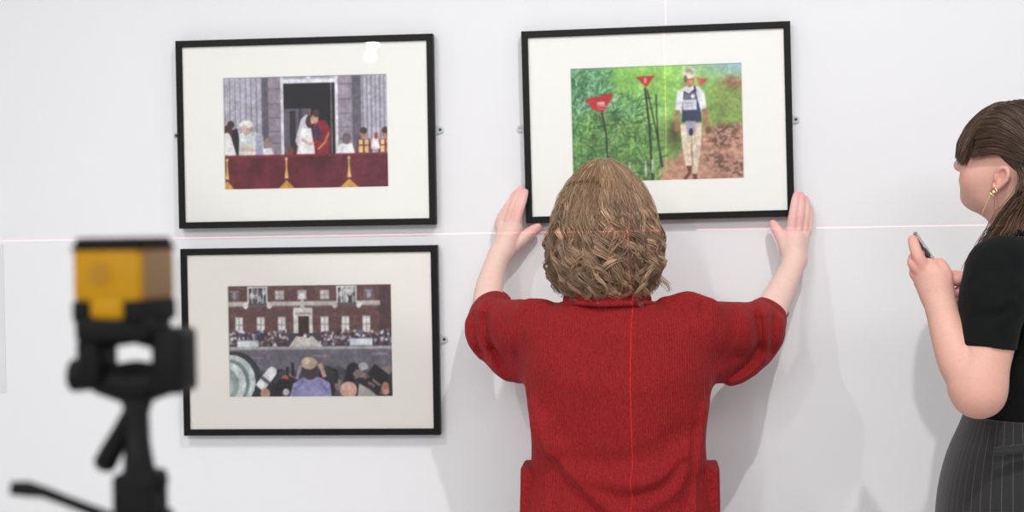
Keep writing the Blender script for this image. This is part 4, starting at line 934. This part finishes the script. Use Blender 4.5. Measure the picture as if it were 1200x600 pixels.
def long_hair():
    fr, bk, lo = [], [], []
    # fringe: from the parting over the forehead to the brows
    for x in np.linspace(-1, 1, 11):
        side = abs(x)
        fr.append([(x * .058, .040 - .006 * side, .124 - .040 * side ** 2), (x * .074, .078 - .018 * side ** 2, .108 - .026 * side ** 2), (x * .081, .108 - .036 * side ** 2, .070 - .012 * side), (x * .083, .119 - .042 * side ** 2, .022 - .006 * side), (x * .081, .115 - .040 * side ** 2, -.012 - .008 * side ** 2)])
    # pulled back sections on both sides, from the parting to the tie behind the head
    for sgn in (-1, 1):
        for u in np.linspace(0, 1, 9):
            y0, z0, x0 = (.040 + .022 * u + .020 * math.sin(math.pi * min(u * 1.1, 1)), .127 - .125 * u ** 1.3, .010 + .074 * math.sin(min(u * 1.5, 1) * 1.57))
            bk.append([(sgn * x0, y0, z0), (sgn * (x0 * .93 + .008), y0 - .045, z0 * .82 + .026 - .004 * u), (sgn * (.036 + .048 * u), -.075, .072 - .045 * u), (sgn * .02, -.120, .034 + .01 * (1 - u)), (sgn * .006, -.134, .022)])
    # lengths behind the ear, over the neck and shoulder
    for sgn in (-1, 1):
        for u in np.linspace(0, 1, 7):
            x0 = .080 - .05 * u; y0 = -.026 - .075 * u
            lo.append([(sgn * x0, y0 - .004, .012 + .012 * u), (sgn * (x0 + .002), y0 - .016, -.04), (sgn * (x0 + .001), y0 - .008 + .040 * (1 - u), -.10), (sgn * (x0 + .010), y0 + .074 * (1 - u) - .01, -.15 - .02 * u), (sgn * (x0 + .024 - .02 * u), y0 + .094 * (1 - u) ** 1.4 - .02 * u, -.206 - .10 * u)])
    sets = [(spread(fr, 1300), 0), (spread(bk[:9], 1300), 1), (spread(bk[9:], 500), 1), (spread(lo[:7], 1100, jitter=.006, depth=.014), 2), (spread(lo[7:], 500, jitter=.006, depth=.014), 2)]
    # thin wisps in front of the ear and at the ends
    wisp = [[(-.080, .020, -.02), (-.078, .022, -.06), (-.074, .024, -.11)], [(-.082, .012, -.03), (-.079, .010, -.08), (-.073, .012, -.15)]]
    sets.append((spread(wisp, 2, jitter=.004, depth=.001), 3))
    ends = [[(-.078, -.02, -.13), (-.092, .012, -.17), (-.104, .045, -.197)], [(-.078, -.03, -.13), (-.095, .0, -.18), (-.108, .030, -.215)]]
    sets.append((spread(ends, 70, jitter=.012, depth=.004), 3))
    paths, rads, cols = [], [], []
    for S_, kind in sets:
        for p in S_:
            paths.append(H2 + p @ (Q2 if kind < 2 else Q2h).T); Mn = len(p); r = .00095 if kind < 3 else .0004
            rads.append(r * np.clip((1.03 - np.linspace(0, 1, Mn)) * 6, .3, 1) * rng.uniform(.6, 1.1))
            cols.append(lin(A3(88, 67, 53) + rng.normal(0, 1) * A3(11, 10, 9) + (A3(48, 38, 29) if kind >= 2 and rng.random() < .4 else 0)).clip(.002, 1))
    v = Vol(.0035); LL = lambda x, y, z: H2 + Q2 @ A3(x, y, z)
    v.ell(LL(0, -.012, .026), (.0790, .100, .0960), Q2); v.half(LL(0, 0, .010), -(Q2 @ A3(0, -.42, 1.0)), .01, 's')
    LH = lambda x, y, z: H2 + Q2h @ A3(x, y, z)
    v.cap(LH(0, -.06, .0), LH(0, -.085, -.12), .052, .045, .02); v.cap(LH(0, -.085, -.12), LH(0, -.11, -.24), .045, .03, .02)
    for sgn in (-1, 1): v.cap(LH(sgn * .05, -.058, .0), LH(sgn * .055, -.05, -.10), .022, .018, .02)
    v.ell(LL(0, -.122, .028), (.022, .018, .020), Q2, .01)
    me0, V0 = v.mesh('inner'); q0 = np.zeros(len(me0.polygons) * 4, np.int32); me0.loops.foreach_get('vertex_index', q0); bpy.data.meshes.remove(me0)
    return hair_mesh('hair', np.array(paths), np.array(rads), np.array(cols), (V0, q0.reshape(-1, 4), lin((62, 46, 36))))
link('hair', long_hair(), HAIRM, P2)
# earring
GOLD = mat('gold', (214, 168, 96), .25, metal=1); PEARL = mat('pearl', (238, 230, 220), .25)
e0 = H2 + Q2 @ A3(-.0800, -.003, -.045)
bm = bmesh.new(); tube(bm, [e0 + Q2 @ A3(-.003, .0065 * math.cos(a), -.004 + .0065 * math.sin(a)) for a in np.linspace(0, 2 * math.pi, 17)], .0014, 8, False); ear = obj('earring', bm, GOLD, P2, smooth=True)
bm = bmesh.new(); bmesh.ops.create_icosphere(bm, subdivisions=2, radius=.0034, matrix=Matrix.Translation(e0 + Q2 @ A3(-.003, .0, -.004))); kb = obj('bead', bm, PEARL, None, smooth=True); kb.parent = ear
bm = bmesh.new(); tube(bm, [e0 + Q2 @ A3(-.003, .004, -.010), e0 + Q2 @ A3(-.003, .006, -.03), e0 + Q2 @ A3(-.0025, .007, -.052)], .0005, 6); kc = obj('chain', bm, mat('pale chain', (225, 205, 170), .35), None, smooth=True); kc.parent = ear

# smartphone
a, b = at(1071.5, 274.5, -.538), at(1122, 349, -.538); Lx = (b - a) / np.linalg.norm(b - a); plen = .146; mid = a + Lx * plen / 2
nrm0 = np.cross(Lx, A3(0, 1, 0)); nrm0 = nrm0 if nrm0[0] > 0 else -nrm0
tl = math.radians(13); wd = A3(0, 1, 0) * math.cos(tl) + nrm0 * math.sin(tl); wd -= Lx * (wd @ Lx); wd /= np.linalg.norm(wd); nr = np.cross(Lx, wd); nr = nr if nr[0] > 0 else -nr
ph = thing('smartphone', 'dark smartphone held tilted in both hands of the black T-shirt person', 'phone', tuple(mid))
PM = Matrix(((Lx[0], wd[0], nr[0], 0), (Lx[1], wd[1], nr[1], 0), (Lx[2], wd[2], nr[2], 0), (0, 0, 0, 1)))
def phone_part(name, lo, hi, m, bev, parent=None):
    bm = bmesh.new(); box(bm, lo, hi, bev, 3); bm.transform(Matrix.Translation(Vector(mid)) @ PM); o = obj(name, bm, m, ph if parent is None else None, smooth=True)
    if parent: o.parent = parent
    return o
bd = phone_part('casing', (-plen / 2, -.0355, -.0042), (plen / 2, .0355, .0036), mat('phone casing', (46, 40, 42), .35), .003)
phone_part('screen', (-plen / 2 + .003, -.0335, .0034), (plen / 2 - .003, .0335, .0040), mat('phone screen', (176, 146, 144), .25), .0003)
phone_part('camera_bump', (-plen / 2 + .03, -.031, .0038), (-plen / 2 + .048, -.022, .0056), mat('lens glass', (24, 22, 26), .15), .001)

# ------------------------------------------------------------------ laser level on a tripod, close to the camera
W_, B_ = at(780, 100, -.015), at(738, 420, -.495)
sl = (W_[0] - B_[0]) / (W_[1] - B_[1])
d_ = at(146, 325, -1) - CAM; d_ /= d_[1]
tt = (B_[0] + sl * (CAM[1] - B_[1]) - CAM[0]) / (d_[0] - sl); LP = CAM + d_ * tt; YL = LP[1]
pxm = 1 / np.linalg.norm(at(147, 325, YL) - at(146, 325, YL))          # pixels per metre here
fwd = A3(sl, 1, 0); fwd /= np.linalg.norm(fwd); rgt = A3(fwd[1], -fwd[0], 0)
zT = at(146, 278, YL)[2]
LT = thing('laser_level', 'small yellow and black cube laser level, out of focus close to the camera', 'laser level', (LP[0], LP[1], zT - 94 / pxm))
LM = Matrix(((rgt[0], fwd[0], 0, LP[0]), (rgt[1], fwd[1], 0, LP[1]), (0, 0, 1, zT), (0, 0, 0, 1)))
YEL = mat('yellow plastic', (190, 138, 2), .55, spec=.3, noise=(30, .05)); BLK = mat('black rubber', (9, 9, 9), .65, spec=.25, noise=(60, .2)); DGY = mat('dark grey plastic', (22, 21, 22), .5, spec=.3)
def lpart(name, boxes, m, parent=LT, bev=.003, extra=None):
    bm = bmesh.new()
    for lo, hi in boxes: box(bm, lo, hi, bev, 3)
    if extra: extra(bm)
    bm.transform(LM); o = obj(name, bm, m, parent if parent.type == 'EMPTY' else None, smooth=True)
    if parent.type != 'EMPTY': o.parent = parent
    return o
w = .0265
yb = lpart('casing', [((-w, -w, -.046), (w, w, -.004)), ((-.014, -w, -.058), (.014, w, -.040))], YEL, bev=.005)
lpart('top_bumper', [((-w + .001, -w + .001, -.0085), (w - .001, w - .001, 0)), ((-w - .0008, -w - .0008, -.0095), (w + .0008, w + .0008, -.0055))], BLK, bev=.0035)
lpart('side_window', [((w - .001, -w + .006, -.043), (w + .0012, w - .006, -.010))], mat('smoked tan window', (140, 104, 66), .4), bev=.0008)
lpart('lower_bumper', [((-w - .0006, -w - .0006, -.060), (-.0135, w, -.044)), ((.0135, -w - .0006, -.060), (w + .0006, w, -.044)), ((-w + .004, -w + .006, -.0625), (w - .004, w, -.052))], BLK, bev=.003)
lpart('rear_badge', [], mat('embossed yellow', (172, 122, 2), .5), extra=lambda bm: tube(bm, [(-.004, -w + .001, -.026), (-.004, -w - .0008, -.026)], [.009, .0085], 20))
lpart('laser_aperture', [((-.008, w - .002, -.016), (.008, w + .0006, -.002))], mat('aperture glass', (60, 20, 20), .1), bev=.0006)
# tripod
q = lambda x, y, dY=0: at(x, y, YL + dY)
zb = q(165, 600)[2]
TP = thing('tripod', 'black camera tripod with pan handle carrying the yellow laser level', 'tripod', (q(168, 600)[0], YL, 0))
r_ = lambda px: px / pxm
def tpart(name, fn, m=BLK, parent=TP):
    bm = bmesh.new(); fn(bm); o = obj(name, bm, m, parent if parent.type == 'EMPTY' else None, smooth=True)
    if parent.type != 'EMPTY': o.parent = parent
    return o
def bx(bm, x0, y0, x1, y1, d0, d1, bev=.002):
    a, b = q(x0, y1), q(x1, y0); box(bm, (a[0], YL + d0, a[2]), (b[0], YL + d1, b[2]), bev, 3)
def f_plate(bm):
    bx(bm, 103, 370, 188, 398, -.026, .026, .004)
    bx(bm, 100, 392, 128, 448, -.02, .02, .006); bx(bm, 186, 384, 221, 460, -.018, .022, .005)
    tube(bm, [q(112, 376), q(106, 420), q(120, 446), q(160, 452), q(196, 446), q(204, 410)], [r_(13), r_(15), r_(17), r_(25), r_(18), r_(14)], 14)
    tube(bm, [q(122, 402), q(158, 399), q(196, 404)], [r_(7), r_(4), r_(9)], 12); tube(bm, [q(128, 436), q(158, 431), q(190, 436)], [r_(9), r_(9), r_(10)], 12)
hd = tpart('mounting_bracket', f_plate)
tpart('clamp_knob', lambda bm: tube(bm, [q(124, 439), q(112, 439), q(110, 439), q(86, 440), q(83, 440)], [r_(9), r_(10), r_(18), r_(19), r_(15)], 20), BLK, hd)
tpart('clamp_plate', lambda bm: bx(bm, 196, 386, 221, 460, -.014, .02, .003), DGY, hd)
tpart('neck', lambda bm: tube(bm, [q(160, 452), q(161, 485), q(161, 520), q(164, 560)], [r_(24), r_(13.5), r_(15), r_(19)], 20), DGY)
tpart('lever', lambda bm: tube(bm, [q(158, 476), q(143, 505), q(130, 530), q(122, 545), q(120, 550)], [r_(10), r_(11), r_(13), r_(13), r_(8)], 16))
def f_head(bm):
    bx(bm, 142, 552, 188, 640, -.018, .018, .004); tube(bm, [q(168, 600), q(168, 660)], [r_(34), r_(34)], 24); tube(bm, [q(164, 556, -.02), q(164, 556, .02)], [r_(17), r_(17)], 20)
ph_ = tpart('pan_head', f_head)
tpart('side_knob', lambda bm: tube(bm, [q(184, 566), q(189, 566), q(194, 567)], [r_(8), r_(13), r_(10)], 16), BLK, ph_)
tpart('pan_handle', lambda bm: tube(bm, [q(176, 622, -.01), q(120, 603, -.015), q(78, 587, -.02), q(52, 577, -.022), q(32, 573, -.023), q(14, 572, -.024)], [r_(7), r_(6.5), r_(6), r_(6.5), r_(9), r_(8)], 16))
cx_, cz_ = q(168, 660)[0], q(168, 660)[2]
tpart('centre_column', lambda bm: tube(bm, [(cx_, YL, cz_ + .01), (cx_, YL, .62)], .012, 20), DGY)
tpart('leg_collar', lambda bm: tube(bm, [(cx_, YL, cz_ - .06), (cx_, YL, cz_ - .07), (cx_, YL, cz_ - .12), (cx_, YL, cz_ - .13)], [.02, .034, .034, .02], 24))
for a in (.5, 2.6, 4.7):
    ux, uy = math.cos(a), math.sin(a); A0 = A3(cx_ + ux * .03, YL + uy * .03, cz_ - .09); A1 = A3(cx_ + ux * .42, YL + uy * .42, .02); lerp = lambda t: A0 + (A1 - A0) * t
    lg = tpart('leg', lambda bm: tube(bm, [lerp(0), lerp(.45), lerp(.46), lerp(.98)], [.014, .014, .0105, .0105], 16))
    tpart('rubber_foot', lambda bm: tube(bm, [lerp(.97), A1 + A3(0, 0, -.006), A1 + A3(0, 0, -.02)], [.013, .015, .013], 14), DGY, lg)

# ------------------------------------------------------------------ lights
def laser(origin, f):
    l = bpy.data.lights.new('laser', 'SPOT'); l.energy = LASER_W; l.shadow_soft_size = 0; l.spot_size = math.radians(84); l.spot_blend = .12; l.color = (1, .24, .27)
    o = bpy.data.objects.new('laser', l); C.objects.link(o)
    up = A3(0, 0, 1); r = np.cross(f, up)
    Mx = Matrix.Identity(4)
    for i in range(3): Mx[i][0], Mx[i][1], Mx[i][2], Mx[i][3] = r[i], up[i], -f[i], origin[i]
    o.matrix_world = Mx
    l.use_nodes = True; nt = l.node_tree; em = nt.nodes['Emission']
    tc = nt.nodes.new('ShaderNodeTexCoord'); sx = nt.nodes.new('ShaderNodeSeparateXYZ'); nt.links.new(tc.outputs['Normal'], sx.inputs[0])
    def mth(op, a, b=None):
        n = nt.nodes.new('ShaderNodeMath'); n.operation = op
        for i, s in enumerate((a, b)):
            if s is None: continue
            if isinstance(s, (int, float)): n.inputs[i].default_value = s
            else: nt.links.new(s, n.inputs[i])
        return n.outputs[0]
    outs = []
    for ax, wdt in (('X', .00042), ('Y', .00046)):
        t = mth('ABSOLUTE', mth('DIVIDE', sx.outputs[ax], sx.outputs['Z'])); outs.append(mth('LESS_THAN', t, wdt))
    nt.links.new(mth('MAXIMUM', outs[0], outs[1]), em.inputs['Strength'])
    return o
LASER_W = 360
laser(A3(LP[0], LP[1], 1.4946) + fwd * (w + .004), fwd)

LENS = mat('spotlight lens', (255, 255, 255), .3, emit=((255, 250, 240), 30)); FIX = mat('white fixture', (235, 235, 235), .5)
def spotlight(p, target, power, label, spot=70, rad=.032, lamp=True):
    p, target = A3(*p), A3(*target); d = (target - p) / np.linalg.norm(target - p)
    t = thing('track_spotlight', label, 'spotlight', tuple(p), 'ceiling track spotlights')
    bm = bmesh.new(); tube(bm, [p - d * .14, p - d * .13, p - d * .0, p + d * .012], [.03, .05, .058, .058], 24, False); tube(bm, [p - d * .139, p - d * .1395], [.0301, .0005], 24); obj('housing', bm, FIX, t, smooth=True)
    bm = bmesh.new(); tube(bm, [p - d * .002, p - d * .006], [.045, .045], 24); obj('lens', bm, LENS, t)
    bm = bmesh.new(); tube(bm, [p - d * .07, (p[0], p[1], p[2] + .14), (p[0], p[1], 4.17)], .011, 10); obj('stem', bm, FIX, t, smooth=True)
    if lamp:
        l = bpy.data.lights.new('spot lamp', 'SPOT'); l.energy = power; l.spot_size = math.radians(spot); l.spot_blend = 1.0; l.shadow_soft_size = rad; l.color = (1, .985, .96)
        o = bpy.data.objects.new('spot_lamp', l); C.objects.link(o); o.location = p + d * .03; o.rotation_euler = Vector(d).to_track_quat('-Z', 'Y').to_euler()
KEY = 50
spotlight((-1.47, -2.5, 3.41), (-.8, 0, -.6), KEY * 2.0, 'white track spotlight at the left of the near row', 100)
spotlight((-1.45, -5.0, 3.42), (.1, 0, .6), KEY * 1.7, 'white track spotlight in the middle row, alone', 70)
spotlight((.65, -2.5, 3.82), (.5, 0, -.7), KEY * 4.4, 'white track spotlight at the right of the near row', 100)
spotlight((-2.12, -8.0, 3.02), (-.3, 0, .7), 100, 'white track spotlight in the far row, nearer one of two', 50)
spotlight((-2.425, -9.5, 3.107), (-.3, 0, .7), 100, 'white track spotlight in the far row, farther one of two', 50)
# broad daylight from the open gallery behind the camera
wd_ = bpy.data.worlds.new('gallery light'); S.world = wd_; wd_.use_nodes = True
wd_.node_tree.nodes['Background'].inputs['Color'].default_value = (.96, .975, 1, 1); wd_.node_tree.nodes['Background'].inputs['Strength'].default_value = .78
def fill_area(p, size, target, power):  # unseen area light added as soft fill, not a fixture of the gallery
    l = bpy.data.lights.new('added fill', 'AREA'); l.shape = 'RECTANGLE'; l.size, l.size_y = size; l.energy = power; l.color = (.98, .99, 1)
    o = bpy.data.objects.new('added_fill_light', l); C.objects.link(o); o.location = p; o.rotation_euler = Vector(A3(*target) - A3(*p)).to_track_quat('-Z', 'Y').to_euler()
fill_area((0, -2.2, 4.15), (7, 1.6), (0, -1.6, 0), 12)
fill_area((0, -7.2, 3.85), (6, .6), (0, 0, .6), 165)  # added frontal fill, hung high so the picture glass does not mirror it
